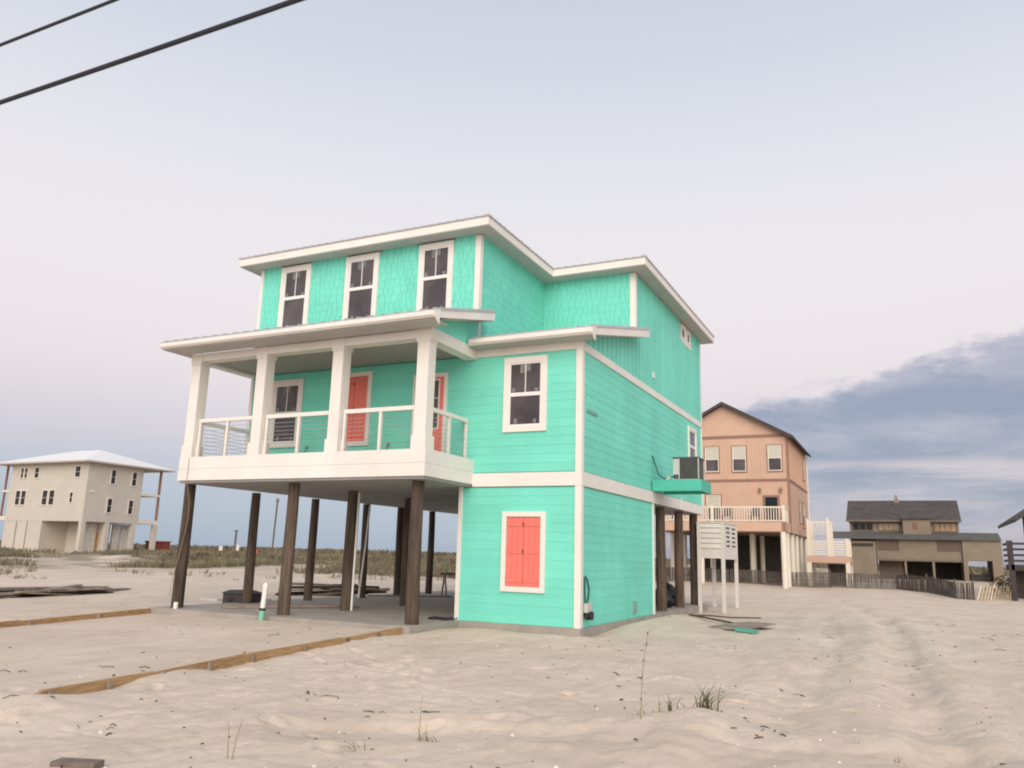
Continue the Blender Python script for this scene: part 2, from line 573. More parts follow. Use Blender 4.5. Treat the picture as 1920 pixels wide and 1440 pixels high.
def ground_z(x, y):
    x, y = np.asarray(x, float), np.asarray(y, float)
    r = np.hypot(x - 5.8, y + 15.1)
    near = 1 - sstep(r, 14, 45)
    z = -0.15 + 0.38 * sstep(r, 32, 75)
    z = z + fbm(x * 0.22, y * 0.22, 3, 3) * (0.07 + 0.05 * (1 - near))
    z = z + fbm(x * 1.5, y * 1.1, 9, 4) * 0.027 * near + fbm(x * 5.0, y * 4.0, 19, 3) * 0.014 * near
    z = z + np.abs(fbm(x * 3.4, y * 2.6, 21, 3)) * 0.038 * near * sstep(vnoise(x * .5, y * .5, 31), -0.3, 0.5)
    # low dunes under the scrub to the left and a bank in front of the far houses
    left = sstep(-x + 0.35 * (y + 15), 22, 50)
    z = z + left * sstep(r, 34, 48) * (0.22 + 0.35 * fbm(x * .11, y * .11, 5, 3))
    bank = np.exp(-((y - (33.2 - 0.55 * np.clip(x - 5, 0, 6) ** 1.2) - 1.2 * np.sin(x * .35)) / 2.6) ** 2) * sstep(x, -12, -6)
    z = z + bank * (0.12 + 0.10 * fbm(x * .35, y * .35, 8, 3))
    # ruts left by trucks
    for pl, dep, wd in RUTS:
        d = seg_dist(x + 0.10 * fbm(x * .9, y * .9, 77, 2), y, pl)
        z = z - dep * np.exp(-(d / wd) ** 4) * (0.75 + 0.5 * fbm(x * 2.2, y * 2.2, 55, 2)) + dep * 0.45 * np.exp(-((d - 2.1 * wd) / (wd * .9)) ** 2)
    # hummock carrying the grass tuft
    z = z + 0.12 * np.exp(-((x - 3.95) ** 2 / 0.35 + (y + 7.25) ** 2 / 0.12))
    z = z + 0.10 * np.exp(-((x - 4.05) ** 2 / 0.8 + (y + 8.05) ** 2 / 0.25))
    # sand banked against the house and the form boards
    dxf = seg_dist(x, y, FORM_R)
    outside = x > np.interp(y, [p[1] for p in FORM_R], [p[0] for p in FORM_R]) - 0.13
    inb = (y < -1.96) & (y > -10.4)
    bankf = 0.085 * np.exp(-(dxf / 0.35) ** 2) * np.clip(0.10 + 1.5 * fbm(y * .62 + 3, x * .2, 41, 3), 0, 1) + 0.12 * np.exp(-(np.hypot(x + 1.6, y + 10.0) / .55) ** 2) - 0.015
    z = np.where(outside & inb, z + bankf, z)
    drive = (~outside) & (y < -1.93) & (x > np.interp(y, [p[1] for p in FORM_L], [p[0] for p in FORM_L]) - .05)
    lvl = -0.075 - 0.055 * sstep(-x, 5.5, 8.5) + 0.02 * fbm(x * .8, y * .8, 12, 4)
    kd = sstep(-y, 1.9, 2.1) * (1 - sstep(-y, 9.5, 12)) * np.where(drive, 1.0, 0.0)
    z = z * (1 - kd) + lvl * kd
    slab = (x > -10.6) & (x < 0.25) & (y > -1.85) & (y < 11.3)
    k = sstep(x, -11.2, -10.0) * (1 - sstep(x, -0.1, 0.55)) * sstep(y, -1.95, -1.6) * (1 - sstep(y, 10.9, 11.8))
    enc = (x > -2.6) & (y < -0.12)
    k = np.where(enc, 0, k)
    z = z * (1 - k) + (-0.22) * k
    # drift against the corner of the lower walls
    z = z + 0.06 * np.exp(-((x + 1.9) ** 2 / 1.0 + (y + 0.9) ** 2 / 0.5))
    z = np.where(x > 0.02, z + 0.11 * np.exp(-((x - .3) / .9) ** 2) * sstep(y, 0.2, 3.0) * (1 - sstep(y, 5.5, 8)), z)
    z = np.where((r < 3), -0.25, z)
    return z


def ground():
    def axis(fine0, fine1, step, lim0, lim1):
        a = list(np.arange(fine0, fine1, step))
        s, v = step, fine1
        while v < lim1:
            a.append(v)
            s = min(s * 1.09, 120)
            v += s
        a.append(lim1)
        s, v = step, fine0
        b = []
        while v > lim0:
            s = min(s * 1.09, 120)
            v -= s
            b.append(v)
        b.append(lim0)
        return np.array(sorted(b) + a)
    X = axis(-11.5, 8.5, 0.09, -2600, 2600)
    Yv = axis(-12.5, 4.0, 0.09, -600, 3000)
    X = np.unique(np.round(np.concatenate([X, np.arange(-3.0, 8.0, 0.04)]), 3))
    Yv = np.unique(np.round(np.concatenate([Yv, np.arange(-12.0, -4.0, 0.04)]), 3))
    X = X[np.concatenate([[True], np.diff(X) > 0.012])]
    Yv = Yv[np.concatenate([[True], np.diff(Yv) > 0.012])]
    gx, gy = np.meshgrid(X, Yv)
    gz = ground_z(gx, gy)
    # footprints wandering over the loose sand
    for trail in range(26):
        px, py, a = RNG.uniform(-2.5, 7.5), RNG.uniform(-11.5, -2), RNG.uniform(0, 6.283)
        for k in range(int(RNG.integers(5, 14))):
            a += RNG.normal(0, .18)
            px, py = px + .62 * math.cos(a), py + .62 * math.sin(a)
            sd_ = .09 if k % 2 else -.09
            fx, fy = px - sd_ * math.sin(a), py + sd_ * math.cos(a)
            if fx < -2.6 and fy > -10:
                continue
            i0, i1 = np.searchsorted(X, [fx - .4, fx + .4])
            j0, j1 = np.searchsorted(Yv, [fy - .4, fy + .4])
            if i1 - i0 < 4 or j1 - j0 < 4:
                continue
            lx, ly = gx[j0:j1, i0:i1] - fx, gy[j0:j1, i0:i1] - fy
            u, v = lx * math.cos(a) + ly * math.sin(a), -lx * math.sin(a) + ly * math.cos(a)
            q = np.sqrt((u / .15) ** 2 + (v / .065) ** 2)
            dep = RNG.uniform(.012, .034)
            gz[j0:j1, i0:i1] += -dep * np.exp(-q ** 3) + dep * .45 * np.exp(-((q - 1.45) / .35) ** 2)
    nx, ny = len(X), len(Yv)
    co = np.stack([gx, gy, gz], -1).reshape(-1, 3)
    i, j = np.meshgrid(np.arange(nx - 1), np.arange(ny - 1))
    a = (j * nx + i).ravel()
    quads = np.stack([a, a + 1, a + nx + 1, a + nx], -1)
    me = bpy.data.meshes.new('ground')
    me.vertices.add(len(co))
    me.vertices.foreach_set('co', co.ravel())
    me.loops.add(quads.size)
    me.loops.foreach_set('vertex_index', quads.ravel())
    me.polygons.add(len(quads))
    me.polygons.foreach_set('loop_start', np.arange(0, quads.size, 4))
    me.polygons.foreach_set('loop_total', np.full(len(quads), 4))
    me.update()
    me.polygons.foreach_set('use_smooth', np.ones(len(quads), bool))
    r = np.hypot(gx - 5.8, gy + 15.1)
    lit = sstep(r, 36, 60) * sstep(-gx + 0.5 * (gy + 15), 18, 34) * 0.9
    lit = np.maximum(lit, sstep(r, 90, 160))
    at = me.attributes.new('litter', 'FLOAT', 'POINT')
    at.data.foreach_set('value', lit.ravel().astype(np.float32))
    me.materials.append(M['sand'])
    o = link('ground', me, None, 'structure')
    o['label'] = 'pale rutted sand lot stretching to the scrub on the horizon'


ground()


def gz1(x, y):
    return float(ground_z(np.array([x]), np.array([y]))[0])


# ------------------------------------------------------------------ concrete slab and form boards
slab = MB().prism([(-9.5, -1.93, -0.30), (-2.62, -1.93, -0.30), (-2.62, -0.06, -0.30), (0.05, -0.06, -0.30), (0.05, 11.1, -0.30), (-9.5, 11.1, -0.30)], (0, 0, 0.292))
o = slab.build('slab', 'concrete', None, kind='structure')
o['label'] = 'grey concrete slab under the piled house'


def form_board(pl, label, i):
    for k, ((ax, ay), (bx, by)) in enumerate(zip(pl[:-1], pl[1:])):
        mb = MB().beam((ax, ay, -0.03 - (0.012 if k % 2 else 0)), (bx, by, -0.03 + (0.006 if k % 2 else 0)), 0.04, 0.19)
        o = mb.build('form_board', 'form')
        tag(o, label[k], 'board', 'form boards edging the sand driveway')
        WO[o.name] = (0, 0, 0)
        d = Vector((bx - ax, by - ay, 0)).normalized()
        sd2 = Vector((-d.y, d.x, 0)) * (1 if d.y < 0 else -1)
        for t in (.06, .55):
            q = Vector((ax, ay, 0)) + (Vector((bx, by, 0)) - Vector((ax, ay, 0))) * t + sd2 * .042
            MB().beam((*(q - d * .022).xy, -.045), (*(q + d * .022).xy, -.045), .04, .25).build('stake', 'plank', o)
    return


form_board(FORM_R[:3] + FORM_R[3:], [
    'yellow form board whose near end sinks into the sand', 'yellow form board with the tallest bare face, beside the driveway sand',
    'yellow form board half buried in banked sand, third from the near end', 'yellow form board ending at the front right pile of the teal house'], 0)
form_board(FORM_L, ['brown form board running out of the left edge of the picture', 'brown form board ending at the front left pile of the teal house'], 1)
# ------------------------------------------------------------------ the teal house
Z1, ZB, ZT2, ZT, ZS = 2.75, 3.02, 5.545, 5.714, 8.46
XE, D1, D, XP, XPL, PD, XL, X3, S3 = -2.755, 5.19, 10.9, -2.44, -8.99, 1.97, -8.95, -2.48, 3.68
OV, ZF0, ZF1 = 0.414, 8.50, 8.69
house = thing('beach_house', 'teal three-storey beach house on brown piles with white trim and coral shutters', 'house', (-4.5, 4.5, 0))
FA = PL((0, 0, 0), (1, 0, 0), (0, -1, 0))
FB = PL((0, 0, 0), (0, 1, 0), (1, 0, 0))
FS = PL((X3, 0, 0), (0, 1, 0), (1, 0, 0))
FR = PL((0, S3, 0), (1, 0, 0), (0, -1, 0))

w_low = MB().box(XE, -0.002, 0.002, D1, -0.008, Z1 - 0.002).build('lower_wall', 'teal_core', house)
w_mid = MB().box(XL, -0.002, 0.002, D, Z1 + .05, ZT).build('middle_wall', 'teal_core', house)
mb = MB().box(XL, X3 - 0.002, 0.002, D, ZT + 0.001, ZS)
mb.box(X3 - 0.003, -0.002, S3 + 0.002, D - 0.001, ZT + 0.002, ZS - 0.001)
w_top = mb.build('upper_wall', 'teal_shake', house)
mb = MB().box(XL + .02, -0.03, 0.003, D - .02, Z1 - 0.01, Z1 + 0.045)
mb.box(XPL + .035, XP - .035, -PD + .04, 0.002, Z1 - 0.01, Z1 + 0.045)
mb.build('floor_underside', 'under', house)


def lap(parent, pl, a0, a1, z0, z1, ex, opens=(), m='teal'):
    nrow = max(1, round((z1 - z0) / ex))
    h = (z1 - z0) / nrow
    for r in range(nrow):
        za, zb = z0 + r * h, z0 + (r + 1) * h

        def piece(s0, s1, c0, c1):
            if s1 - s0 < 0.02 or c1 - c0 < 0.01:
                return
            cuts = [s0]
            if s1 - s0 > 4.2:
                cuts.append(s0 + (s1 - s0) * random.uniform(.3, .7))
            cuts.append(s1)
            for q0, q1 in zip(cuts[:-1], cuts[1:]):
                f0, f1 = (c0 - za) / h, (c1 - za) / h
                tb, tt = 0.0105 - 0.005 * f0, 0.0105 - 0.005 * f1
                mb = MB()
                pl.box(mb, q0 + .001, q1 - .001, c0, c1, 0.0, tb + random.uniform(-.001, .001), tt)
                mb.build('siding_board', m, parent)
        cur = [(a0, a1)]
        for (o0, o1, p0, p1) in opens:
            if p1 <= za or p0 >= zb:
                continue
            nxt = []
            for s0, s1 in cur:
                if o1 <= s0 or o0 >= s1:
                    nxt.append((s0, s1))
                    continue
                nxt += [(s0, o0), (o1, s1)]
                piece(max(s0, o0), min(s1, o1), za, max(za, p0))
                piece(max(s0, o0), min(s1, o1), min(zb, p1), zb)
            cur = nxt
        for s0, s1 in cur:
            piece(s0, s1, za, zb)


def casing(pl, a0, a1, z0, z1, w, t, mb=None):
    mb = mb or MB()
    pl.box(mb, a0, a0 + w, z0 + w, z1 - w, 0, t)
    pl.box(mb, a1 - w, a1, z0 + w, z1 - w, 0, t)
    pl.box(mb, a0, a1, z0, z0 + w, 0, t + 0.004)
    pl.box(mb, a0, a1, z1 - w, z1, 0, t + 0.004)
    return mb


def window(parent, pl, a0, a1, z0, z1, w=0.125, rail=None, sticker=True, muntin=True):
    win = casing(pl, a0, a1, z0, z1, w, 0.045).build('window', 'white', parent)
    b0, b1, c0, c1 = a0 + w, a1 - w, z0 + w, z1 - w
    # vinyl frame
    mb = casing(pl, b0, b1, c0, c1, 0.035, 0.030)
    mb.build('frame', 'vinyl', win)
    b0 += .035; b1 -= .035; c0 += .035; c1 -= .035
    zm = rail if rail else (c0 + c1) / 2
    mb = MB()
    pl.box(mb, b0, b1, zm - .04, zm + .04, 0, 0.034)
    mb.build('meeting_rail', 'vinyl', win)
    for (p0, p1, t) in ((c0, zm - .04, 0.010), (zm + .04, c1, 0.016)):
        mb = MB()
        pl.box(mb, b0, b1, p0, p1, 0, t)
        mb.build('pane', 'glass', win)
    mid = (b0 + b1) / 2
    if muntin:
        mb = MB()
        pl.box(mb, mid - .010, mid + .010, zm + .04, c1, 0.0165, 0.024)
        mb.build('muntin', 'vinyl', win)
    if sticker:
        ww = (b1 - b0)
        for (s0, s1, q0, q1, t) in ((mid - ww * .19, mid - .011, c1 - .20, c1 - .01, .0165), (mid + .011, mid + ww * .17, c1 - .16, c1 - .01, .0165),
                                    (b0 + .02, b0 + .10, zm + .05, zm + .15, .0165), (b1 - .13, b1 - .05, zm + .06, zm + .13, .0165),
                                    (b0 + .08, b0 + .16, c0 + .02, c0 + .13, .0105), (b1 - .15, b1 - .09, c0 + .02, c0 + .11, .0105)):
            mb = MB()
            pl.box(mb, s0, s1, q0, q1, t, t + .001)
            mb.build('sticker', 'sticker', win)
    return win


def shutter_panel(parent, pl, a0, a1, z0, z1, w, label):
    sh = casing(pl, a0, a1, z0, z1, w, 0.045).build('shuttered_window', 'white', parent, label=label)
    b0, b1, c0, c1 = a0 + w, a1 - w, z0 + w, z1 - w
    mid = (b0 + b1) / 2
    for s0, s1 in ((b0 + .004, mid - .003), (mid + .003, b1 - .004)):
        mb = MB()
        n = 3
        for k in range(n):
            q0 = s0 + (s1 - s0) * k / n
            q1 = s0 + (s1 - s0) * (k + 1) / n
            pl.box(mb, q0 + .002, q1 - .002, c0 + .006, c1 - .006, 0, 0.020)
        leaf = mb.build('shutter_leaf', 'coral', sh)
        for zz in (c0 + (c1 - c0) * .09, c0 + (c1 - c0) * .5, c0 + (c1 - c0) * .89):
            mb = MB()
            pl.box(mb, s0 + .004, s1 - .004, zz - .04, zz + .04, 0.0205, 0.034)
            mb.build('batten', 'coral', sh)
    mb = MB()
    for zz in (c0 + (c1 - c0) * .5, c0 + (c1 - c0) * .89):
        pl.box(mb, mid - .012, mid + .012, zz - .03, zz + .03, 0.035, 0.05)
    mb.build('latch', 'plank_dark', sh)
    return sh


# lower storey
op_sh = (-1.709, -0.730, 0.618, 2.224)
lap(w_low, FA, XE, -0.0, -0.005, Z1 - .03, 0.178, [tuple(np.array(op_sh) + np.array([.03, -.03, .03, -.03]))])
lap(w_low, FB, 0.0, D1, -0.005, Z1 - .03, 0.178)
shutter_panel(house, FA, *op_sh, 0.105, 'closed coral shutters on the lower wall')
# middle storey
op_w = (-1.757, -0.751, 3.878, 5.496)
op_pw = (-8.23, -7.25, 3.75, 5.44)
op_rd = (-6.20, -5.21, 3.72, 5.48)
op_d2 = (-4.06, -3.16, 3.32, 5.29)
sh = lambda q: (q[0] + .03, q[1] - .03, q[2] + .03, q[3] - .03)
lap(w_mid, FA, XL, -0.0, ZB + .02, ZT2 + .05, 0.178, [sh(op_w), sh(op_pw), sh(op_rd), sh(op_d2)])
op_bw = (9.08, 10.1, 4.15, 5.36)
lap(w_mid, FB, 0.0, D, ZB + .02, ZT2 + .02, 0.178, [sh(op_bw)])
window(house, FA, *op_w, rail=4.68)
window(house, FA, *op_pw, rail=4.60)
shutter_panel(house, FA, *op_rd, 0.105, 'coral shuttered opening at the middle of the porch')
window(house, FB, *op_bw, w=0.11, sticker=False, muntin=False)
# glazed coral door
dr = casing(FA, *op_d2, 0.085, 0.045).build('door', 'white', house, label='coral front door with a tall glass panel')
mb = MB()
d0, d1_, dz0, dz1 = op_d2[0] + .085, op_d2[1] - .085, op_d2[2] + .02, op_d2[3] - .085
FA.box(mb, d0, d1_, dz0, 4.02, 0, 0.022)
FA.box(mb, d0, d0 + .15, 4.02, dz1, 0, 0.022)
FA.box(mb, d1_ - .11, d1_, 4.02, dz1, 0, 0.022)
FA.box(mb, d0 + .15, d1_ - .11, 5.16, dz1, 0, 0.022)
mb.build('door_leaf', 'coral', dr)
casing(FA, d0 + .15, d1_ - .11, 4.02, 5.16, .03, .030).build('glazing_frame', 'vinyl', dr)
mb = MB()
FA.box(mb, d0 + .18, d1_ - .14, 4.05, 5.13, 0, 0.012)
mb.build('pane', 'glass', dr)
mb = MB()
FA.box(mb, d0 + .18, d1_ - .14, 4.72, 4.735, 0.0125, 0.016)
mb.build('glazing_bar', 'vinyl', dr)
MB().tube([FA.p(d0 + .07, 4.25, .02), FA.p(d0 + .07, 4.25, .07), FA.p(d0 + .15, 4.25, .07)], .012, 6).build('handle', 'ac_light', dr)

# upper storey windows
for (a0, a1) in ((-8.255, -7.30), (-6.21, -5.23), (-4.09, -3.155)):
    window(house, FA, a0, a1, 6.62, 8.43, w=0.115, rail=7.58)
for (a0, a1) in ((8.36, 8.96), (9.04, 9.60)):
    window(house, FB, a0, a1, 7.84, 8.42, w=0.10, rail=8.0, sticker=False, muntin=False)

# white trim bands and corner boards
def trim(pl, a0, a1, z0, z1, t, name='trim_board', t0=0.0):
    mb = MB()
    pl.box(mb, a0, a1, z0, z1, t0, t)
    return mb.build(name, 'white', house)


trim(FA, XP + .002, 0.046, Z1 - .01, ZB, 0.046)
trim(FB, 0.0, D, Z1 - .01, ZB, 0.046)
trim(FA, XP, 0.040, ZT2 + .02, ZT + .03, 0.040)
trim(FB, 0.0, D, ZT2, ZT, 0.040)
trim(FA, -0.10, 0.036, -0.02, Z1 - .01, 0.036, 'corner_board')
trim(FB, 0.0, 0.10, -0.02, Z1 - .01, 0.036, 'corner_board')
trim(FA, -0.10, 0.036, ZB, ZT2 + .02, 0.036, 'corner_board')
trim(FB, 0.0, 0.10, ZB, ZT2, 0.036, 'corner_board')
trim(FA, XE, XE + .09, -0.02, Z1 - .01, 0.036, 'corner_board')
trim(FB, D1 - .09, D1 + .02, -0.02, Z1 - .01, 0.036, 'corner_board')
trim(FB, D - .09, D + .02, ZB, ZT2, 0.036, 'corner_board')
trim(FB, D - .09, D + .02, ZT, ZS, 0.044, 'corner_board')
trim(FA, X3 - .10, X3 + .036, 6.56, ZS, 0.036, 'corner_board')
trim(FS, 0.0, 0.10, 6.05, ZS, 0.036, 'corner_board')
trim(FR, -0.10, 0.036, 6.90, ZS, 0.036, 'corner_board')
trim(FB, S3, S3 + .10, 6.90, ZS, 0.044, 'corner_board')
trim(FA, XL, XL + .09, 6.3, ZS, 0.036, 'corner_board')
trim(FA, XL, XL + .09, ZB, ZT2, 0.036, 'corner_board')

# shakes on the upper storey
SH = {}
for wdt in (0.11, 0.15, 0.19):
    mb = MB()
    mb.hexa([(0, 0, 0), (wdt, 0, 0), (wdt, -.0145, 0), (0, -.0145, 0), (0, 0, .225), (wdt, 0, .225), (wdt, -.0095, .225), (0, -.0095, .225)])
    me = bpy.data.meshes.new('shingle')
    me.from_pydata(mb.v, [], mb.f)
    bm = bmesh.new(); bm.from_mesh(me); bmesh.ops.recalc_face_normals(bm, faces=bm.faces); bm.to_mesh(me); bm.free()
    me.materials.append(M['teal_shake'])
    SH[wdt] = (me, mb)
spots = []


def shakes(pl, rot, a0, a1, z0, z1, opens=(), zmin=lambda a: 0):
    z = z1 - 0.19
    while z > z0 - 0.19:
        a = a0 + random.uniform(-.08, 0)
        while a < a1:
            wd = random.choice((0.11, 0.15, 0.19))
            s0, s1 = max(a, a0), min(a + wd, a1)
            if s1 - s0 > .02:
                ok = z + .19 > zmin((s0 + s1) / 2)
                for (o0, o1, p0, p1) in opens:
                    if s1 > o0 + .08 and s0 < o1 - .08 and z > p0 - .1 and z < p1 - .02:
                        ok = False
                if ok:
                    p = pl.p(s0, z + random.uniform(-.012, .012), 0.0)
                    spots.append((p, rot, wd, (s1 - s0) / wd))
            a = a + wd + 0.010
        z -= 0.19


ups = [(-8.255, -7.30, 6.78, 8.43), (-6.21, -5.23, 6.78, 8.43), (-4.09, -3.155, 6.78, 8.43)]
shakes(FA, 0, XL + .09, X3 - .10, 6.5, ZS, ups)
zr = lambda y: 5.91 + 0.245 * (y + 0.445)
shakes(FS, math.pi / 2, 0.10, S3, 5.9, ZS, (), lambda a: zr(a))
shakes(FR, 0, X3, -0.10, 6.8, ZS, ())
spots.sort(key=lambda q: (q[0] - CAM).length)
rest = MB()
for i, (p, rot, wd, fs) in enumerate(spots):
    me, smb = SH[wd]
    R_ = Matrix.Rotation(rot, 4, 'Z')
    if i < 296:
        o = bpy.data.objects.new('shingle', me)
        COL.objects.link(o)
        o.parent = w_top
        o.location = p
        o.rotation_euler = (0, 0, rot)
        o.scale = (fs, 1, 1)
    else:
        rest.hexa([R_ @ Vector((v[0] * fs, v[1], v[2])) + p for v in smb.v])
if rest.v:
    rest.build('far_shingles', 'teal_shake', w_top, kind='stuff')

# board and batten on the right face
yy = 0.03
while yy < D - .12:
    y2 = min(yy + .268, D - .09)
    zt = ZS - .003 if (yy + y2) / 2 > S3 - .02 else min(ZS, zr(yy) - 0.14)
    if zt > ZT + .03:
        for (o0, o1, p0, p1) in ((8.36, 8.96, 7.84, 8.42), (9.04, 9.60, 7.84, 8.42)):
            if y2 > o0 + .05 and yy < o1 - .05:
                zt = p0 + .02
        mb = MB()
        FB.box(mb, yy, y2, ZT + .002, zt, 0, 0.036)
        mb.build('wall_board', 'teal', w_top)
    yy += 0.305
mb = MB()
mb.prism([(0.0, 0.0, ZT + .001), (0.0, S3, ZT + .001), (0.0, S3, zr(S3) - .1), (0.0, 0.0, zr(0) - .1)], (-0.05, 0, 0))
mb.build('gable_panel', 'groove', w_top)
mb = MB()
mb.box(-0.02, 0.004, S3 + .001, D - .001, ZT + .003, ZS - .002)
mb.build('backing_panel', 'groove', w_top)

# roofs -------------------------------------------------------------


def hip(x0, x1, y0, y1, z, pitch, mb, axis):
    if axis == 'x':
        h = (y1 - y0) / 2
        a, b = (x0 + h, (y0 + y1) / 2, z + h * pitch), (x1 - h, (y0 + y1) / 2, z + h * pitch)
        q = [(x0, y0, z), (x1, y0, z), (x1, y1, z), (x0, y1, z)]
        k = len(mb.v)
        mb.v += q + [a, b]
        mb.f += [(k, k + 1, k + 5, k + 4), (k + 1, k + 2, k + 5), (k + 2, k + 3, k + 4, k + 5), (k + 3, k, k + 4), (k + 3, k + 2, k + 1, k)]
    else:
        h = (x1 - x0) / 2
        a, b = ((x0 + x1) / 2, y0 + h, z + h * pitch), ((x0 + x1) / 2, y1 - h, z + h * pitch)
        k = len(mb.v)
        mb.v += [(x0, y0, z), (x1, y0, z), (x1, y1, z), (x0, y1, z), a, b]
        mb.f += [(k, k + 1, k + 4), (k + 1, k + 2, k + 5, k + 4), (k + 2, k + 3, k + 5), (k + 3, k, k + 4, k + 5), (k + 3, k + 2, k + 1, k)]


E2 = OV + 0.03
mb = MB()
hip(XL - E2, E2, S3 - E2, D + E2, ZF1 + .022, 0.23, mb, 'x')
hip(XL - E2 + .001, X3 + E2, -E2, 9.5, ZF1 + .024, 0.23, mb, 'y')
roofo = mb.build('main_roof', 'metal_roof', house)
# drip edge: a thin ribbed sheet edge over the fascia
mb = MB()
mb.box(XL - E2, X3 + E2, -E2, S3, ZF1 + .002, ZF1 + .021)
mb.box(XL - E2 - .001, E2, S3 - E2, D + E2, ZF1 + .004, ZF1 + .023)
mb.build('sheet_edge', 'metal_roof', roofo)
mb = MB()
xx = XL - E2 + .1
while xx < E2:
    y0 = -E2 if xx < X3 + E2 else S3 - E2
    mb.beam((xx, y0 - .006, ZF1 + .036), (xx, y0 + .08, ZF1 + .036 + .018), .04, .02)
    xx += 0.23
yq = S3 - E2 + .1
while yq < D + E2:
    mb.beam((E2 + .006, yq, ZF1 + .036), (E2 - .08, yq, ZF1 + .054), .04, .02)
    yq += 0.23
yq = -E2 + .1
while yq < S3 - E2:
    mb.beam((X3 + E2 + .006, yq, ZF1 + .036), (X3 + E2 - .08, yq, ZF1 + .054), .04, .02)
    yq += 0.23
mb.build('roof_ribs', 'metal_roof', roofo, kind='stuff')
MB().tube([(X3 + E2 - .03, -E2 + .03, ZF1 + .03), (X3 + E2 - .30, -E2 + .30, ZF1 + .03 + .30 * .23)], .035, 8).build('hip_cap', 'metal_roof', roofo)
MB().tube([(E2 - .03, S3 - E2 + .03, ZF1 + .03), (E2 - .30, S3 - E2 + .30, ZF1 + .03 + .30 * .23)], .035, 8).build('hip_cap', 'metal_roof', roofo)
# fascia and soffit
th = 0.03
for (x0, x1, y0, y1) in ((XL - OV, X3 + OV, -OV, -OV + th), (X3 + OV - th, X3 + OV, -OV + th, S3 - OV), (X3 + OV, OV, S3 - OV, S3 - OV + th),
                         (OV - th, OV, S3 - OV + th, D + OV), (XL - OV, XL - OV + th, -OV + th, D + OV), (XL - OV + th, OV - th, D + OV - th, D + OV)):
    MB().box(x0, x1, y0, y1, ZF0, ZF1).build('fascia', 'white', roofo)
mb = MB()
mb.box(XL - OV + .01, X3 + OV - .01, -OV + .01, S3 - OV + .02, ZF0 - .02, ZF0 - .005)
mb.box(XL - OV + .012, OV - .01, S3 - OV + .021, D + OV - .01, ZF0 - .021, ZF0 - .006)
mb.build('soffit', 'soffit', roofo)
# frieze under the soffit
for pl, a0, a1 in ((FA, XL, X3), (FS, 0, S3), (FR, X3, 0), (FB, S3, D)):
    pass


def shed(x0, x1, ye, yt, ze0, ze1, zt, name, left_open=False):
    """low sloped roof: eave at ye (outer), wall at yt; fascia ze0..ze1, top line zt at the wall"""
    sl = (zt - ze1) / (yt - ye)
    mb = MB()
    mb.prism([(x0 - .02, ye - .03, ze1 - .012), (x0 - .02, yt, zt + .022), (x0 - .02, yt, zt - .012), (x0 - .02, ye - .03, ze1 - .035)][::-1], (x1 - x0 + .04, 0, 0))
    r = mb.build(name, 'metal_roof', house)
    mb = MB()
    xx = x0 + .1
    while xx < x1:
        mb.beam((xx, ye - .036, ze1 + .014), (xx, yt - .01, zt + .045), .035, .028)
        xx += .30
    mb.build('roof_ribs', 'metal_roof', r, kind='stuff')
    # gutter-like fascia at the eave, rakes at both ends
    MB().prism([(x0, ye, ze0), (x0, ye - .055, ze0 + .045), (x0, ye - .055, ze1 - .045), (x0, ye, ze1 - .04)], (x1 - x0, 0, 0)).build('gutter', 'white', r)
    for xa, xb in ((x1 - .028, x1), (x0, x0 + .028)):
        MB().prism([(xa, ye + .001, ze0 - .005), (xa, yt, zt - .20), (xa, yt, zt - .014), (xa, ye + .001, ze1 - .014)], (xb - xa, 0, 0)).build('rake_board', 'white', r)
    # eave return at the near corner
    MB().prism([(x1 + .001, ye - .03, ze1 - .02), (x1 + .001, ye - .03, ze0 + .02), (x1 + .001, ye + .16, ze0 - .10), (x1 + .001, ye + .20, ze1 + .03)], (.02, 0, 0)).build('eave_return', 'white', r)
    return r


proof = shed(-9.346, -2.041, -2.523, 0.0, 5.753, 5.924, 6.582, 'porch_roof')
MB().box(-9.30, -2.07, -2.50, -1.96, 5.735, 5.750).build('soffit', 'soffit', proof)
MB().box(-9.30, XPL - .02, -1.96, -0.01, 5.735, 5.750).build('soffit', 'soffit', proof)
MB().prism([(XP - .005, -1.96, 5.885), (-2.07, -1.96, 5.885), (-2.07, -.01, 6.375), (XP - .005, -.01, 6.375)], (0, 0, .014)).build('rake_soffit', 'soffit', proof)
lroof = shed(XP + .02, 0.387, -0.445, S3, 5.73, 5.908, 6.924, 'lean_to_roof')
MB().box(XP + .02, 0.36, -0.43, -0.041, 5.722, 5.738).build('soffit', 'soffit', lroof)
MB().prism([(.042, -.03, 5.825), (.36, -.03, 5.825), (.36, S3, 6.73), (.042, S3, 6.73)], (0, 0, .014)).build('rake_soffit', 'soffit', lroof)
# porch gable triangle
mb = MB()
mb.prism([(XP - .04, -1.95, 5.76), (XP - .04, 0, 5.76), (XP - .04, 0, 6.39), (XP - .04, -1.95, 5.88)], (.03, 0, 0))
mb.build('porch_gable', 'teal', proof)

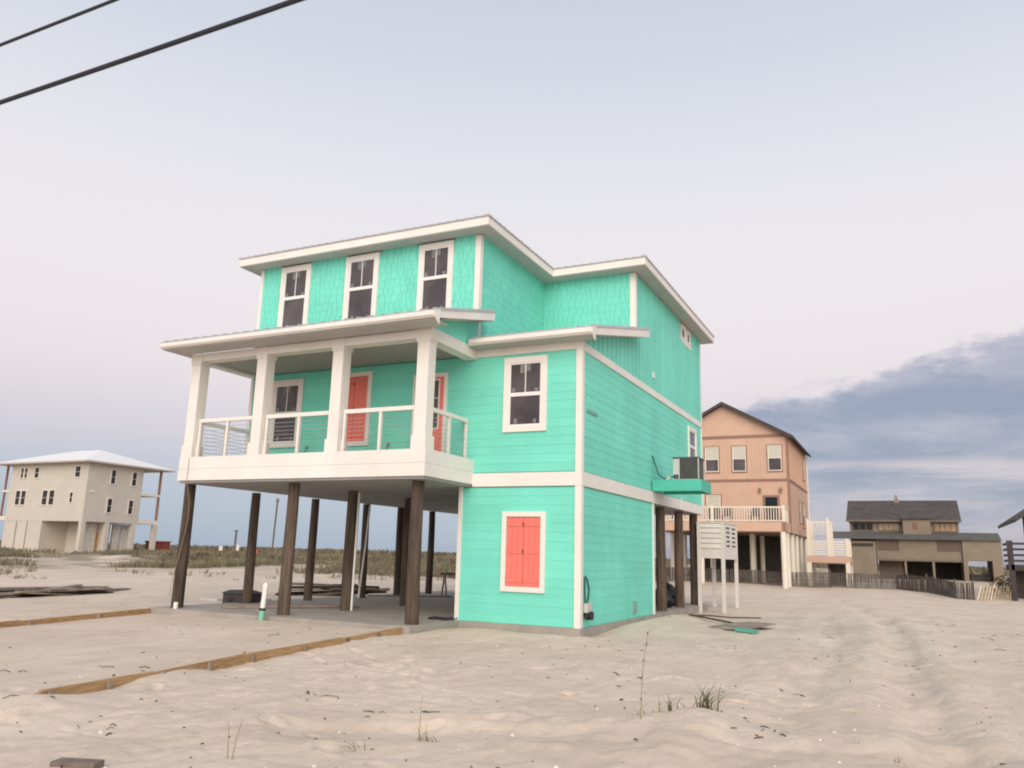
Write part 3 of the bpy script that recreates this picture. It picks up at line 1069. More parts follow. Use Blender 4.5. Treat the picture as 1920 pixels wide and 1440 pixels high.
# porch --------------------------------------------------------------
ZDK = 3.31
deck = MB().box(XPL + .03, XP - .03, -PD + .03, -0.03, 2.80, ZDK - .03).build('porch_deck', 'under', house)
n = 14
for k in range(n):
    y0 = -PD + .035 + (PD - .07) * k / n
    MB().box(XPL + .032, XP - .032, y0 + .003, y0 + (PD - .07) / n - .003, ZDK - .029, ZDK).build('deck_board', 'plank_light', deck)
for (a, b) in ((2.79, 3.045), (3.05, 3.318)):
    off = 0.0 if a > 3 else 0.006
    MB().box(XPL - off, XP + off, -PD - off, -PD + .03, a, b).build('fascia', 'white', deck)
    MB().box(XP - .03, XP + off, -PD + .031, -0.002, a, b).build('fascia', 'white', deck)
    MB().box(XPL - off, XPL + .03, -PD + .031, -0.002, a, b).build('fascia', 'white', deck)
CX = [-8.83, -6.84, -4.74, -2.63]
CYc = -1.79
for x in CX:
    c = MB().box(x - .135, x + .135, CYc - .135, CYc + .135, ZDK + .28, 5.47).build('porch_column', 'white', house)
    MB().box(x - .165, x + .165, CYc - .165, CYc + .165, ZDK, ZDK + .28).build('base', 'white', c)
    mb = MB().box(x - .160, x + .160, CYc - .160, CYc + .160, 5.50, 5.73)
    mb.box(x - .148, x + .148, CYc - .148, CYc + .148, 5.47, 5.50)
    mb.build('capital', 'white', c)
MB().box(XPL + .02, XP - .30, -1.93, -1.66, 5.56, 5.733).build('porch_beam', 'white', house)
MB().box(XP - .28, XP, -1.94, -0.03, 5.52, 5.76).build('porch_beam', 'white', house)
MB().box(XPL, XPL + .27, -1.62, -0.03, 5.56, 5.733).build('porch_beam', 'white', house)
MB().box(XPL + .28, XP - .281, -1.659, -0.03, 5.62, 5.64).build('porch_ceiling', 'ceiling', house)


def railing(p0, p1, mids, ends=(True, True)):
    p0, p1 = Vector(p0), Vector(p1)
    d = (p1 - p0)
    L = d.length
    d.normalize()
    zt = 4.21
    r = MB().beam((*p0.xy, zt), (*p1.xy, zt), 0.075, 0.085).build('railing', 'white', house)
    ps = ([0.03] if ends[0] else []) + [m * L for m in mids] + ([L - .03] if ends[1] else [])
    for a in ps:
        q = p0 + d * a
        MB().beam((q.x - d.x * .03, q.y - d.y * .03, zt - .086), (q.x + d.x * .03, q.y + d.y * .03, zt - .086), 0.06, zt - .086 - ZDK).build('railing_post', 'white', r)
    for k in range(8):
        z = ZDK + .095 + k * .088
        MB().tube([(*(p0 + d * .01).xy, z), (*(p1 - d * .01).xy, z)], .0052, 5).build('cable', 'cable', r)


for a, b in zip(CX[:-1], CX[1:]):
    railing((a + .165, CYc, 0), (b - .165, CYc, 0), [0.52])
railing((CX[3], CYc + .165, 0), (CX[3], -0.03, 0), [0.52])
railing((CX[0], CYc + .165, 0), (CX[0], -0.03, 0), [0.5])

# piles --------------------------------------------------------------
def pile(x, y, z0, z1, r=0.135, lean=0.0, sq=False):
    mb = MB()
    a0 = random.uniform(0, 6.28)
    pts, n, m = [], 14, 9
    for i in range(m):
        t = i / (m - 1)
        z = z0 + (z1 - z0) * t
        cx, cy = x + lean * t + .006 * math.sin(5 * t + a0), y + .006 * math.cos(4 * t + a0)
        for k in range(n):
            w = 2 * math.pi * k / n
            rr = r * (1.04 - .10 * t) * (1 + .025 * math.sin(3 * w + a0) + .018 * math.sin(7 * w + 2 * a0) + random.uniform(-.012, .012))
            mb.v.append((cx + rr * math.cos(w), cy + rr * math.sin(w), z))
    for i in range(m - 1):
        for k in range(n):
            k2 = (k + 1) % n
            mb.f.append((i * n + k, i * n + k2, (i + 1) * n + k2, (i + 1) * n + k))
    mb.f.append(tuple(range(n - 1, -1, -1)))
    mb.f.append(tuple(range((m - 1) * n, m * n)))
    mb.build('pile', 'pile', house, smooth=True)


for (x, y, r) in ((-9.06, -1.52, .128), (-6.02, -1.48, .128), (-2.86, -1.50, .132), (-9.12, .70, .118), (-5.97, .55, .128), (-8.95, 2.82, .115),
                  (-5.95, 2.95, .115), (-8.80, 5.03, .112), (-8.66, 6.68, .112), (-8.78, 8.8, .112), (-0.20, 6.62, .135), (-0.20, 8.60, .135), (-0.16, 10.3, .135),
                  (-2.9, 6.7, .14), (-2.9, 8.7, .14)):
    pile(x, y, -0.25, 2.795 if y < 0 else 2.72, r)

# fittings on the right face -------------------------------------------
for ax, az_ in ((-7.0, 3.74), (-4.66, 3.72)):
    mb = MB()
    FA.box(mb, ax - .035, ax + .035, az_ - .05, az_ + .05, 0.0, 0.03)
    oc = mb.build('outlet_box', 'grey_plate', house)
    MB().tube([FA.p(ax, az_, .03), FA.p(ax + .02, az_ - .05, .09), FA.p(ax - .02, az_ - .12, .06)], .008, 5).build('loose_wire', 'black', oc)
mb = MB()
FB.box(mb, 5.16, 5.32, 6.03, 6.19, 0.0, 0.06)
mb.build('wall_vent', 'white', house)
mb = MB()
FB.box(mb, 0.30, 0.92, 4.29, 4.36, 0.0, 0.034)
mb.build('wall_plate', 'grey_plate', house)
mb = MB()
FB.box(mb, 3.38, 3.62, 0.10, 0.37, 0.0, 0.05)
mb.build('outlet_cover', 'grey_plate', house)
mt = MB()
FB.box(mt, 0.17, 0.42, 0.28, 0.46, 0.02, 0.11)
mt = mt.build('meter_box', 'ac_light', house)
mb = MB()
FB.box(mb, 0.42, 0.66, 0.22, 0.43, 0.02, 0.045)
mb.build('cover', 'teal', mt)
MB().tube([FB.p(.31, .22, .03), FB.p(.31, .22, .16)], .085, 12).build('regulator', 'black', mt, smooth=True)
MB().tube([FB.p(.20, .18, .06), FB.p(.20, .27, .06)], .04, 8).build('fitting', 'black', mt)
MB().tube([FB.p(.17, .46, .06), FB.p(.15, .70, .05), FB.p(.17, .93, .05), FB.p(.19, .97, .05), FB.p(.30, .90, .05), FB.p(.40, .74, .05), FB.p(.38, .58, .05), FB.p(.28, .46, .06)], .017, 6).build('service_hose', 'hose', mt, smooth=True)
mb = MB()
FB.box(mb, 7.97, 8.0, 2.80, 3.10, .046, .06)
mb.build('drain_line', 'vinyl', house)
# platform for the condenser
pf = MB().box(0.03, 1.26, 5.04, 6.12, 3.27, 3.31).build('condenser_platform', 'teal_box', house)
MB().box(0.047, 1.30, 5.0, 5.04, 3.03, 3.315).build('fascia', 'teal_box', pf)
MB().box(1.26, 1.30, 5.041, 6.08, 3.03, 3.315).build('fascia', 'teal_box', pf)
MB().box(0.047, 1.30, 6.081, 6.12, 3.03, 3.315).build('fascia', 'teal_box', pf)
MB().beam((0.03, 5.5, 3.26), (1.2, 5.5, 3.26), .05, .2).build('joist', 'teal_box', pf)

ac = thing('air_conditioner', 'dark grey condenser unit on the teal platform beside the right wall', 'air conditioner', (0.85, 5.6, 3.315))
MB().box(0.55, 1.17, 5.22, 5.86, 3.345, 3.87).build('body', 'ac_dark', ac)
MB().box(0.53, 1.19, 5.20, 5.88, 3.315, 3.344).build('base_pan', 'ac_light', ac)
MB().box(0.53, 1.19, 5.20, 5.88, 3.871, 3.91).build('top_cover', 'ac_dark', ac)
for k in range(12):
    z = 3.37 + k * .041
    MB().box(0.70, 1.185, 5.205, 5.22, z, z + .022).build('louvre', 'ac_dark', ac)
MB().box(0.545, 0.69, 5.19, 5.219, 3.46, 3.86).build('service_panel', 'ac_light', ac)
for (x, y) in ((0.695, 5.195), (1.19, 5.195), (1.19, 5.875)):
    MB().box(x - .012, x + .012, y - .012, y + .012, 3.345, 3.87).build('corner_post', 'ac_light', ac)
MB().tube([(0.02, 5.14, 3.95), (0.10, 5.14, 3.70), (0.16, 5.15, 3.48), (0.30, 5.2, 3.36), (0.54, 5.28, 3.42)], .018, 6).build('refrigerant_line', 'hose', ac, smooth=True)
MB().tube([(0.38, 5.22, 3.335), (0.45, 5.22, 3.42)], .05, 8).build('disconnect_box', 'ac_light', ac)

# ------------------------------------------------------------------ small things on the lot
def cyl_thing(name, label, cat, specs, loc, group=None):
    t = thing(name, label, cat, loc, group)
    return t


pp = thing('cleanout_pipe', 'upright white plastic pipe with green lower half in front of the slab', 'pipe', (-6.02, -2.15, -0.1))
MB().tube([(-6.02, -2.15, -.3), (-6.0, -2.15, .12)], .055, 14).build('lower_pipe', 'pvc_green', pp, smooth=True)
MB().tube([(-6.0, -2.15, .121), (-5.997, -2.15, .165)], .066, 14).build('coupling', 'black', pp, smooth=True)
pts = [(-5.997 + .03 * t, -2.15, .166 + .42 * t) for t in (0, .5, .9)] + [(-5.967, -2.15, .60), (-5.966, -2.15, .64), (-5.965, -2.15, .665)]
rr = [.05, .05, .05, .058, .045, .012]
MB().tube(pts, lambda t: rr[min(5, int(round(t * 5)))], 14).build('upper_pipe', 'pvc', pp, smooth=True)
o = MB().tube([(-8.80, -1.80, -.1), (-8.80, -1.80, .13)], .05, 12).build('pipe_stub', 'pvc', None, smooth=True)
tag(o, 'short white pipe stub beside the front left pile', 'pipe')
# leaning pvc pipes
o = MB().tube([(-5.77, .50, 0.0), (-5.775, .51, .9), (-5.78, .53, 1.9), (-5.80, .56, 2.70)], .028, 10).build('leaning_pipe', 'pvc', None, smooth=True)
tag(o, 'long white pipe leaning against the middle pile behind the front row', 'pipe')
o = MB().tube([(-8.55, 4.55, 0.0), (-8.60, 4.80, 1.4), (-8.66, 5.0, 2.70)], .028, 10).build('leaning_pipe', 'pvc', None, smooth=True)
tag(o, 'white pipe standing upright between the middle and left rear piles', 'pipe')
STRAP = [(-8.66, -2.0, 3.30), (-8.67, -2.0, 2.80), (-8.80, -1.75, 2.35), (-8.86, -1.67, 1.95), (-8.93, -1.67, 1.55), (-9.02, -1.67, 1.1), (-9.12, -1.68, .65), (-9.16, -1.68, .25)]
# strap hanging down the left front pile
o = MB().tube(STRAP, .006, 6).build('strap', 'rope', None, smooth=True)
tag(o, 'yellow strap hanging down the front left pile', 'strap')
# plank lying across the slab
mb = MB().beam((-8.25, -1.0, .045), (-6.35, 1.55, .05), .24, .045)
tag(mb.build('plank', 'plank'), 'long brown plank lying flat on the slab behind the white pipe', 'plank')
mb = MB().beam((-9.2, 5.9, .03), (-7.2, 7.6, .03), .16, .03)
tag(mb.build('plank', 'plank'), 'thin plank lying on the slab between the rear left piles', 'plank')
# dark bin by the left pile
bn = thing('storage_bin', 'dark square bin beside the second left pile', 'bin', (-9.75, 1.0, -.1))
MB().prism([(-9.85, .62, -.15), (-9.15, .62, -.15), (-9.1, 1.2, -.15), (-9.8, 1.2, -.15)], (0, 0, .36)).build('body', 'bin', bn)
mb = MB()
mb.hexa([(-9.9, .58, .211), (-9.1, .58, .211), (-9.05, 1.25, .211), (-9.85, 1.25, .211), (-9.75, .72, .29), (-9.3, .72, .29), (-9.25, 1.1, .29), (-9.7, 1.1, .29)])
mb.build('lid', 'bin', bn)
MB().box(-9.65, -9.52, .605, .62, -.05, .10).build('handle', 'black', bn)
o = MB().beam((-11.0, 1.15, .02), (-10.25, 1.0, .03), .28, .05).build('scrap_sheet', 'house_wrap')
tag(o, 'crumpled pale sheet on the sand beside the dark bin', 'sheet')


def plank_heap(n, cx, cy, L, spread, hmax, ang, label, group, mats, name='plank', wid=(.1, .22), zbase=None):
    for k in range(n):
        a = ang + random.uniform(-.22, .22)
        l = L * random.uniform(.45, 1.0)
        ox, oy = random.uniform(-spread[0], spread[0]), random.uniform(-spread[1], spread[1])
        x, y = cx + ox * math.cos(ang) - oy * math.sin(ang), cy + ox * math.sin(ang) + oy * math.cos(ang)
        z = (gz1(x, y) if zbase is None else zbase) + .05 + hmax * (k / n) * (1 - abs(oy) / (spread[1] * 1.6)) * (1 - .7 * abs(ox) / (spread[0] + .01))
        dx, dy = math.cos(a) * l / 2, math.sin(a) * l / 2
        tl = random.uniform(-.09, .09)
        mb = MB().beam((x - dx, y - dy, z - tl), (x + dx, y + dy, z + tl), random.uniform(*wid), random.uniform(.03, .09))
        tag(mb.build(name, random.choice(mats)), label, 'plank', group)


HP = 'weathered plank in the low lumber heap on the sand beyond the left form board'
plank_heap(30, -16.9, 0.5, 4.4, (1.8, .55), .42, 1.70, HP, 'planks of the lumber heap on the left', ['plank', 'plank', 'plank_dark', 'plank_light', 'plank_light'], wid=(.1, .34))
SP = 'plank in the stack on the sand behind the rear left piles'
plank_heap(12, -11.3, 6.8, 3.2, (.6, .5), .62, .95, SP, 'planks stacked behind the piles', ['plank', 'plank_dark', 'plank_dark', 'plank_light'])
SQ = 'dark board scrap on the sand between the two left rows of piles'
plank_heap(8, -9.9, 3.0, 1.8, (.9, .5), .20, .75, SQ, 'board scraps under the house', ['plank_dark', 'plank'])
# coil of hose by the enclosure
mb = MB()
for q, (rr_, z) in enumerate(((.20, .015), (.17, .03), (.22, .028))):
    mb.tube([(-3.05 + .05 * q + rr_ * 1.3 * math.cos(t), -.12 + rr_ * .8 * math.sin(t), z + .008 * math.sin(3 * t)) for t in np.linspace(0, 6.1, 22)], .014, 5)
tag(mb.build('hose_coil', 'black', None, smooth=True), 'dark hose coil on the slab by the lower teal wall', 'hose')
# sawhorse
shs = thing('sawhorse', 'wooden sawhorse behind the left edge of the lower teal wall', 'sawhorse', (-7.7, 8.8, -.05))
MB().beam((-8.05, 8.3, .72), (-7.1, 9.3, .72), .09, .09).build('top_beam', 'plank', shs)
for (bx, by) in ((-7.95, 8.4), (-7.2, 9.2)):
    for s in (-1, 1):
        MB().tube([(bx, by, .68), (bx + .22 * s, by - .22 * s, -.02)], .03, 4).build('leg', 'plank', shs)
# bags between the right piles
for (x, y, s, lab) in ((-.55, 8.1, .34, 'slumped black bag between the right rear piles'), (-.75, 9.2, .42, 'taller black bag behind the middle right pile')):
    mb = MB()
    n, m = 12, 8
    for i in range(m):
        t = i / (m - 1)
        rr_ = s * (math.sin(math.pi * min(.999, t * .88 + .12)) ** .7) * (1.05 - .35 * t)
        for k in range(n):
            w = 2 * math.pi * k / n
            q = rr_ * (1 + .14 * math.sin(3 * w + i) + random.uniform(-.08, .08))
            mb.v.append((x + q * math.cos(w), y + q * math.sin(w) * .9, -.02 + s * 1.7 * t))
    for i in range(m - 1):
        for k in range(n):
            k2 = (k + 1) % n
            mb.f.append((i * n + k, i * n + k2, (i + 1) * n + k2, (i + 1) * n + k))
    mb.f += [tuple(range(n - 1, -1, -1)), tuple(range((m - 1) * n, m * n))]
    tag(mb.build('rubbish_bag', 'bag', None, smooth=True), lab, 'bag')

# louvred white box on legs behind the right rear corner
bx = thing('louvred_box', 'off-white louvred wooden box on tall legs behind the right rear corner', 'cabinet', (0.45, 10.9, -0.15))
X0, X1, Y0, Y1, ZA, ZC = 0.02, 0.84, 9.95, 12.1, 1.40, 2.46
MB().box(X0 + .03, X1 - .03, Y0 + .03, Y1 - .03, ZA + .02, ZC - .02).build('core', 'louvre', bx)
for (x, y) in ((X0 + .05, Y0 + .05), (X1 - .05, Y0 + .05), (X0 + .05, Y1 - .05), (X1 - .05, Y1 - .05)):
    MB().box(x - .05, x + .05, y - .05, y + .05, -0.4, ZC).build('leg', 'louvre', bx)
for k in range(5):
    z = ZA + .30 + k * .155
    mb = MB()
    mb.hexa([(X0 + .10, Y0 + .03, z), (X1 - .10, Y0 + .03, z), (X1 - .10, Y0 - .012, z), (X0 + .10, Y0 - .012, z),
             (X0 + .10, Y0 + .03, z + .13), (X1 - .10, Y0 + .03, z + .13), (X1 - .10, Y0 + .015, z + .13), (X0 + .10, Y0 + .015, z + .13)])
    mb.build('louvre', 'louvre', bx)
MB().box(X0 + .10, X1 - .10, Y0 + .01, Y0 + .03, ZA, ZA + .28).build('bottom_panel', 'louvre', bx)
MB().box(X1 - .03, X1 - .005, Y0 + .10, Y1 - .10, ZA - .02, ZC - .01).build('side_panel', 'louvre', bx)
for k in range(5):
    for (ya, yb) in ((Y0 + .35, Y0 + .85), (Y0 + 1.25, Y0 + 1.78)):
        z = ZA + .36 + k * .135
        MB().box(X1 - .0045, X1 + .006, ya, yb, z, z + .055).build('slot', 'slot', bx)
        MB().prism([(X1 - .004, ya, z + .056), (X1 + .03, ya, z + .05), (X1 - .004, ya, z + .075)], (0, yb - ya, 0)).build('hood', 'louvre', bx)
MB().box(X0 - .01, X1 + .012, Y0 - .014, Y1 + .01, ZC + .001, ZC + .03).build('lid', 'louvre', bx)

# scrap by the right corner
o = MB().beam((.78, 5.7, gz1(.78, 5.7) + .05), (2.45, 4.5, gz1(2.45, 4.5) + .05), .07, .03).build('board_scrap', 'plank_dark')
tag(o, 'thin dark strip of wood on the sand right of the teal house', 'board')
mb = MB()
za = gz1(2.2, 3.9)
mb.prism([(1.75, 3.25, za + .015), (2.5, 2.95, za + .02), (3.0, 4.7, za + .06), (2.35, 4.95, za + .05), (2.0, 4.4, za + .03)], (0, 0, .025))
tag(mb.build('board_scrap', 'plank'), 'flat brown sheet of scrap board on the sand right of the teal house', 'board')
mb = MB().beam((2.45, 2.95, gz1(2.6, 3) + .09), (2.86, 2.85, gz1(2.86, 2.9) + .08), .26, .06)
tag(mb.build('siding_offcut', 'offcut'), 'small teal siding offcut lying on the brown scrap board', 'offcut')
o = MB().tube([(.3, 8.2, gz1(.3, 8.2) + .02), (.9, 7.6, gz1(.9, 7.6) + .03), (1.4, 7.7, gz1(1.4, 7.7) + .03), (2.1, 8.2, gz1(2.1, 8.2) + .02)], .018, 5).build('cord', 'plank_dark', None, smooth=True)
tag(o, 'dark cord trailing over the sand by the louvred box', 'cord')
mb = MB().beam((.50, -11.16, gz1(.5, -11.1) + .03), (.80, -11.06, gz1(.8, -11) + .05), .12, .045)
tag(mb.build('board_scrap', 'plank'), 'broken brown board end at the bottom left edge of the picture', 'board')

# ------------------------------------------------------------------ peach house
PX, PY = 0.03, 33.0
ph = thing('peach_house', 'peach three-level gabled beach house with white deck railing', 'house', (-3.58, 37, 0.05))
PC = -3.58
mb = MB()
mb.prism([(2 * PC - PX, PY, 2.95), (PX, PY, 2.95), (PX, PY, 8.45), (PC, PY, 10.42), (2 * PC - PX, PY, 8.45)], (0, 9.2, 0))
pw = mb.build('wall', 'peach', ph)
PF = PL((0, PY, 0), (1, 0, 0), (0, -1, 0))
PS = PL((PX, 0, 0), (0, 1, 0), (1, 0, 0))
for sgn in (1, -1):
    xe = PC + sgn * 3.95
    ze = 10.42 - (3.95) * (10.42 - 8.45) / 3.61
    mb = MB()
    mb.prism([(PC, PY - .35, 10.46), (xe, PY - .35, ze + .04), (xe, PY - .35, ze + .17), (PC, PY - .35, 10.61)], (0, 9.9, 0))
    r = mb.build('roof', 'peach_roof', ph)
    MB().prism([(PC, PY - .37, 10.40), (xe, PY - .37, ze - .04), (xe, PY - .37, ze + .10), (PC, PY - .37, 10.54)], (0, .018, 0)).build('rake_board', 'peach_roof', r)
for (z0, z1) in ((8.42, 8.58), (5.86, 6.0)):
    mb = MB(); PF.box(mb, 2 * PC - PX, PX + .04, z0, z1, 0, .04); mb.build('band_board', 'peach_trim', ph)
    mb = MB(); PS.box(mb, PY, PY + 9.2, z0, z1, 0, .035); mb.build('band_board', 'peach_trim', ph)
for (z0, z1) in ((2.95, 5.86), (6.0, 8.42)):
    mb = MB(); PF.box(mb, PX - .10, PX + .03, z0, z1, 0, .03); mb.build('corner_board', 'peach_trim', ph)
    mb = MB(); PS.box(mb, PY, PY + .10, z0, z1, 0, .025); mb.build('corner_board', 'peach_trim', ph)
a = 2 * PC - PX + .15
pwins = [(-6.2, -5.4), (-4.7, -3.89), (-3.1, -2.32), (-1.09, -0.32)]
while a < PX - .12:
    if not any(w0 - .03 < a < w1 + .03 for w0, w1 in pwins):
        mb = MB(); PF.box(mb, a - .02, a + .02, 6.001, 8.419, 0, .02); mb.build('batten', 'peach', pw)
    a += .23
y = PY + .3
while y < PY + 9.1:
    mb = MB(); PS.box(mb, y - .02, y + .02, 6.001, 8.419, 0, .02); mb.build('batten', 'peach', pw)
    y += .3


def far_window(parent, pl, a0, a1, z0, z1, frame='cream', surround='peach_trim', top='shade', bot='glass'):
    w = casing(pl, a0 - .05, a1 + .05, z0 - .06, z1 + .05, .05, .05).build('window', surround, parent)
    casing(pl, a0, a1, z0, z1, .05, .04).build('frame', frame, w)
    zm = (z0 + z1) / 2
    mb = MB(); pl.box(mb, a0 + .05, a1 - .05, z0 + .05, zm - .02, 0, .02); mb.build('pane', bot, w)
    mb = MB(); pl.box(mb, a0 + .05, a1 - .05, zm + .02, z1 - .05, 0, .024); mb.build('pane', top, w)
    mb = MB(); pl.box(mb, a0 + .05, a1 - .05, zm - .02, zm + .02, 0, .035); mb.build('sash_bar', frame, w)


for (w0, w1) in pwins:
    far_window(ph, PF, w0, w1, 6.45, 7.93)
far_window(ph, PF, -4.68, -3.84, 3.62, 5.09)
far_window(ph, PF, -6.9, -6.0, 3.62, 5.09)
far_window(ph, PS, 37.2, 37.8, 3.7, 5.0)
far_window(ph, PS, 38.9, 39.9, 3.5, 5.0)
far_window(ph, PS, 40.0, 40.8, 6.6, 7.9)
dd = casing(PF, -1.44, -.53, 3.46, 5.06, .12, .06).build('door', 'peach_trim', ph)
mb = MB(); PF.box(mb, -1.32, -.65, 3.47, 4.94, 0, .02); mb.build('pane', 'dark_pane', dd)
for x in (-1.59, -.43):
    ln = MB(); PF.box(ln, x - .04, x + .04, 5.28, 5.44, 0, .06)
    ln = ln.build('wall_lantern', 'plank_dark', ph)
    MB().tube([(x, PY - .12, 5.5), (x, PY - .12, 5.42), (x, PY - .12, 5.18)], lambda t: (.03, .085, .055)[int(round(t * 2))], 6).build('lantern_shade', 'peach_trim', ln)
# deck
DY0 = 30.95
dk = MB().box(2 * PC - PX, -.02, DY0 + .05, PY - .002, 3.05, 3.42).build('deck', 'peach', ph)
MB().box(2 * PC - PX - .02, .02, DY0, DY0 + .05, 2.95, 3.46).build('fascia', 'peach', dk)
MB().box(-.02, .02, DY0 + .051, PY - .05, 2.95, 3.46).build('fascia', 'peach', dk)
MB().box(-.20, .03, DY0 - .012, DY0 - .001, 2.95, 3.47).build('end_block', 'peach_trim', dk)
rl = MB().box(2 * PC - PX, -.04, DY0 + .03, DY0 + .11, 4.22, 4.30).build('deck_railing', 'cream', ph)
MB().box(-.12, -.04, DY0 + .111, PY - .05, 4.22, 4.30).build('side_rail', 'cream', rl)
MB().box(2 * PC - PX, -.04, DY0 + .04, DY0 + .10, 3.50, 3.56).build('bottom_rail', 'cream', rl)
for x in (-.09, -3.95, -7.1):
    MB().box(x - .07, x + .07, DY0 + .01, DY0 + .13, 3.46, 4.36).build('railing_post', 'cream', rl)
x = -7.0
while x < -.2:
    MB().box(x - .022, x + .022, DY0 + .05, DY0 + .09, 3.561, 4.219).build('baluster', 'cream', rl)
    x += .142
y = DY0 + .25
while y < PY - .1:
    MB().box(-.10, -.06, y - .022, y + .022, 3.46, 4.219).build('baluster', 'cream', rl)
    y += .142
# round columns under the house
for (x, y) in [(-.17, 31.1), (-.15, 32.3), (-.15, 34.4), (-.15, 36.5), (-.15, 38.8), (-.15, 41.4), (-2.3, 34.0), (-2.55, 36.0), (-2.35, 38.0), (-4.6, 31.1), (-4.6, 34.0), (-4.6, 37), (-7.0, 31.1), (-7.0, 34), (-7, 37)]:
    MB().tube([(x, y, -.2), (x, y, 2.94)], .15 if x > -.5 else .14, 12).build('column', 'cream', ph, smooth=True)
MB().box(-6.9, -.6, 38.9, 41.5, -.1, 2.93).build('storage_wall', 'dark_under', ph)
MB().box(2 * PC - PX + .02, PX - .02, PY + .02, PY + 9.18, 2.90, 2.949).build('floor_underside', 'taupe_dark', ph)
MB().box(PX + .06, PX + .14, PY + 9.0, PY + 9.1, .2, 8.3).build('downspout', 'cream', ph)


def patio_chair(x, y, label):
    c = thing('patio_chair', label, 'chair', (x, y, 3.42), 'dark chairs on the peach deck')
    MB().box(x - .25, x + .25, y - .25, y + .22, 3.80, 3.85).build('seat', 'dark_wood', c)
    MB().prism([(x - .25, y + .22, 3.82), (x + .25, y + .22, 3.82), (x + .22, y + .38, 4.32), (x - .22, y + .38, 4.32)], (0, .03, 0)).build('backrest', 'dark_wood', c)
    for sx_ in (-.23, .23):
        for sy_ in (-.22, .2):
            MB().box(x + sx_ - .02, x + sx_ + .02, y + sy_ - .02, y + sy_ + .02, 3.42, 3.80).build('leg', 'dark_wood', c)
        MB().box(x + sx_ - .025, x + sx_ + .025, y - .24, y + .22, 4.02, 4.05).build('armrest', 'dark_wood', c)


patio_chair(-3.25, 31.75, 'dark chair behind the peach deck railing, below the second window')
patio_chair(-1.75, 31.9, 'dark chair behind the peach deck railing, beside the door')

# raised stair landing beside the peach house
ld = thing('stair_landing', 'peach and white raised landing with slatted railings beside the peach house', 'landing', (1.7, 36.5, .05))
MB().box(.45, 2.85, 36.0, 38.4, 1.36, 1.72).build('platform', 'peach', ld)
for x, y, zt in ((.62, 36.06, 3.75), (1.72, 36.06, 3.80), (2.72, 36.06, 2.62), (.62, 38.3, 3.7), (2.72, 38.3, 2.6), (1.72, 38.3, 3.7)):
    MB().box(x - .08, x + .08, y - .08, y + .08, 1.721, zt).build('railing_post', 'cream', ld)
    MB().prism([(x - .08, y - .08, zt + .001), (x + .08, y - .08, zt + .001), (x - .03, y - .08, zt + .16), (x - .08, y - .08, zt + .16)], (0, .16, 0)).build('post_cap', 'cream', ld)
for x, y in ((.60, 36.05), (2.70, 36.05), (.60, 38.3), (2.70, 38.3)):
    MB().box(x - .12, x + .12, y - .12, y + .12, -.2, 1.359).build('support_post', 'cream', ld)
for x0, x1 in ((.701, 1.639), (1.801, 2.639)):
    for k in range(6):
        z = 1.80 + k * .145
        MB().box(x0, x1, 36.03, 36.07, z, z + .085).build('slat', 'cream', ld)
MB().box(.701, 1.639, 36.03, 36.09, 3.66, 3.74).build('upper_rail', 'cream', ld)
for k in range(8):
    x = .77 + k * .115
    MB().box(x - .02, x + .02, 36.04, 36.08, 2.95, 3.659).build('baluster', 'cream', ld)
MB().box(1.5, 2.6, 37.4, 38.2, -.1, 1.3).build('dark_store', 'dark_under', ld)

# ------------------------------------------------------------------ taupe house
GY = 60.0
gh = thing('taupe_house', 'taupe wooden house with dark steep roof and open ground level', 'house', (6.5, 64, .3))
GF = PL((0, GY, 0), (1, 0, 0), (0, -1, 0))
GL = PL((0, GY - 1.8, 0), (1, 0, 0), (0, -1, 0))
gw = MB().box(1.55, 9.72, GY, GY + 7, 2.6, 5.02).build('upper_wall', 'taupe', gh)
mb = MB()
mb.prism([(1.32, GY - .45, 4.93), (1.32, GY + 3.5, 6.86), (1.32, GY + 7.45, 4.93)], (8.6, 0, 0))
gr = mb.build('roof', 'grey_roof', gh)
MB().box(1.30, 9.94, GY - .48, GY - .44, 4.84, 4.99).build('fascia', 'taupe_dark', gr)
mb = MB()
mb.hexa([(5.02, GY + 3.0, 6.5), (5.55, GY + 3.0, 6.5), (5.55, GY + 3.5, 6.5), (5.02, GY + 3.5, 6.5), (5.2, GY + 3.2, 7.35), (5.27, GY + 3.2, 7.35), (5.27, GY + 3.3, 7.35), (5.2, GY + 3.3, 7.35)])
mb.build('roof_vent', 'taupe', gr)


def strip_window(a0, a1, z0, z1, n, frame, pane):
    w = casing(GF, a0, a1, z0, z1, .07, .05).build('window', frame, gh)
    for k in range(n):
        q0, q1 = a0 + .07 + (a1 - a0 - .14) * k / n, a0 + .07 + (a1 - a0 - .14) * (k + 1) / n
        mb = MB(); GF.box(mb, q0 + .03, q1 - .03, z0 + .07, z1 - .07, 0, .02); mb.build('pane', pane, w)
        if k:
            mb = MB(); GF.box(mb, q0 - .03, q0 + .03, z0 + .07, z1 - .07, 0, .045); mb.build('mullion', frame, w)


strip_window(1.72, 3.40, 4.10, 4.78, 3, 'taupe_dark', 'dark_pane')
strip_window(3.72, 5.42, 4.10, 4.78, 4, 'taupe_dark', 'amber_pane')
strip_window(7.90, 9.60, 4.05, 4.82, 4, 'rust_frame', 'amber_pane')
dm = MB().box(5.64, 7.66, GY - .8, GY - .001, 3.2, 5.05).build('bay', 'taupe', gh)
mb = MB(); PL((0, GY - .8, 0), (1, 0, 0), (0, -1, 0)).box(mb, 6.35, 6.70, 4.22, 4.78, 0, .03); mb.build('small_window', 'rust_frame', dm)
mb = MB(); mb.prism([(5.55, GY - 1.0, 5.06), (5.55, GY + .1, 5.2), (5.55, GY + .1, 5.28), (5.55, GY - 1.0, 5.13)], (2.2, 0, 0)); mb.build('bay_roof', 'grey_roof', dm)
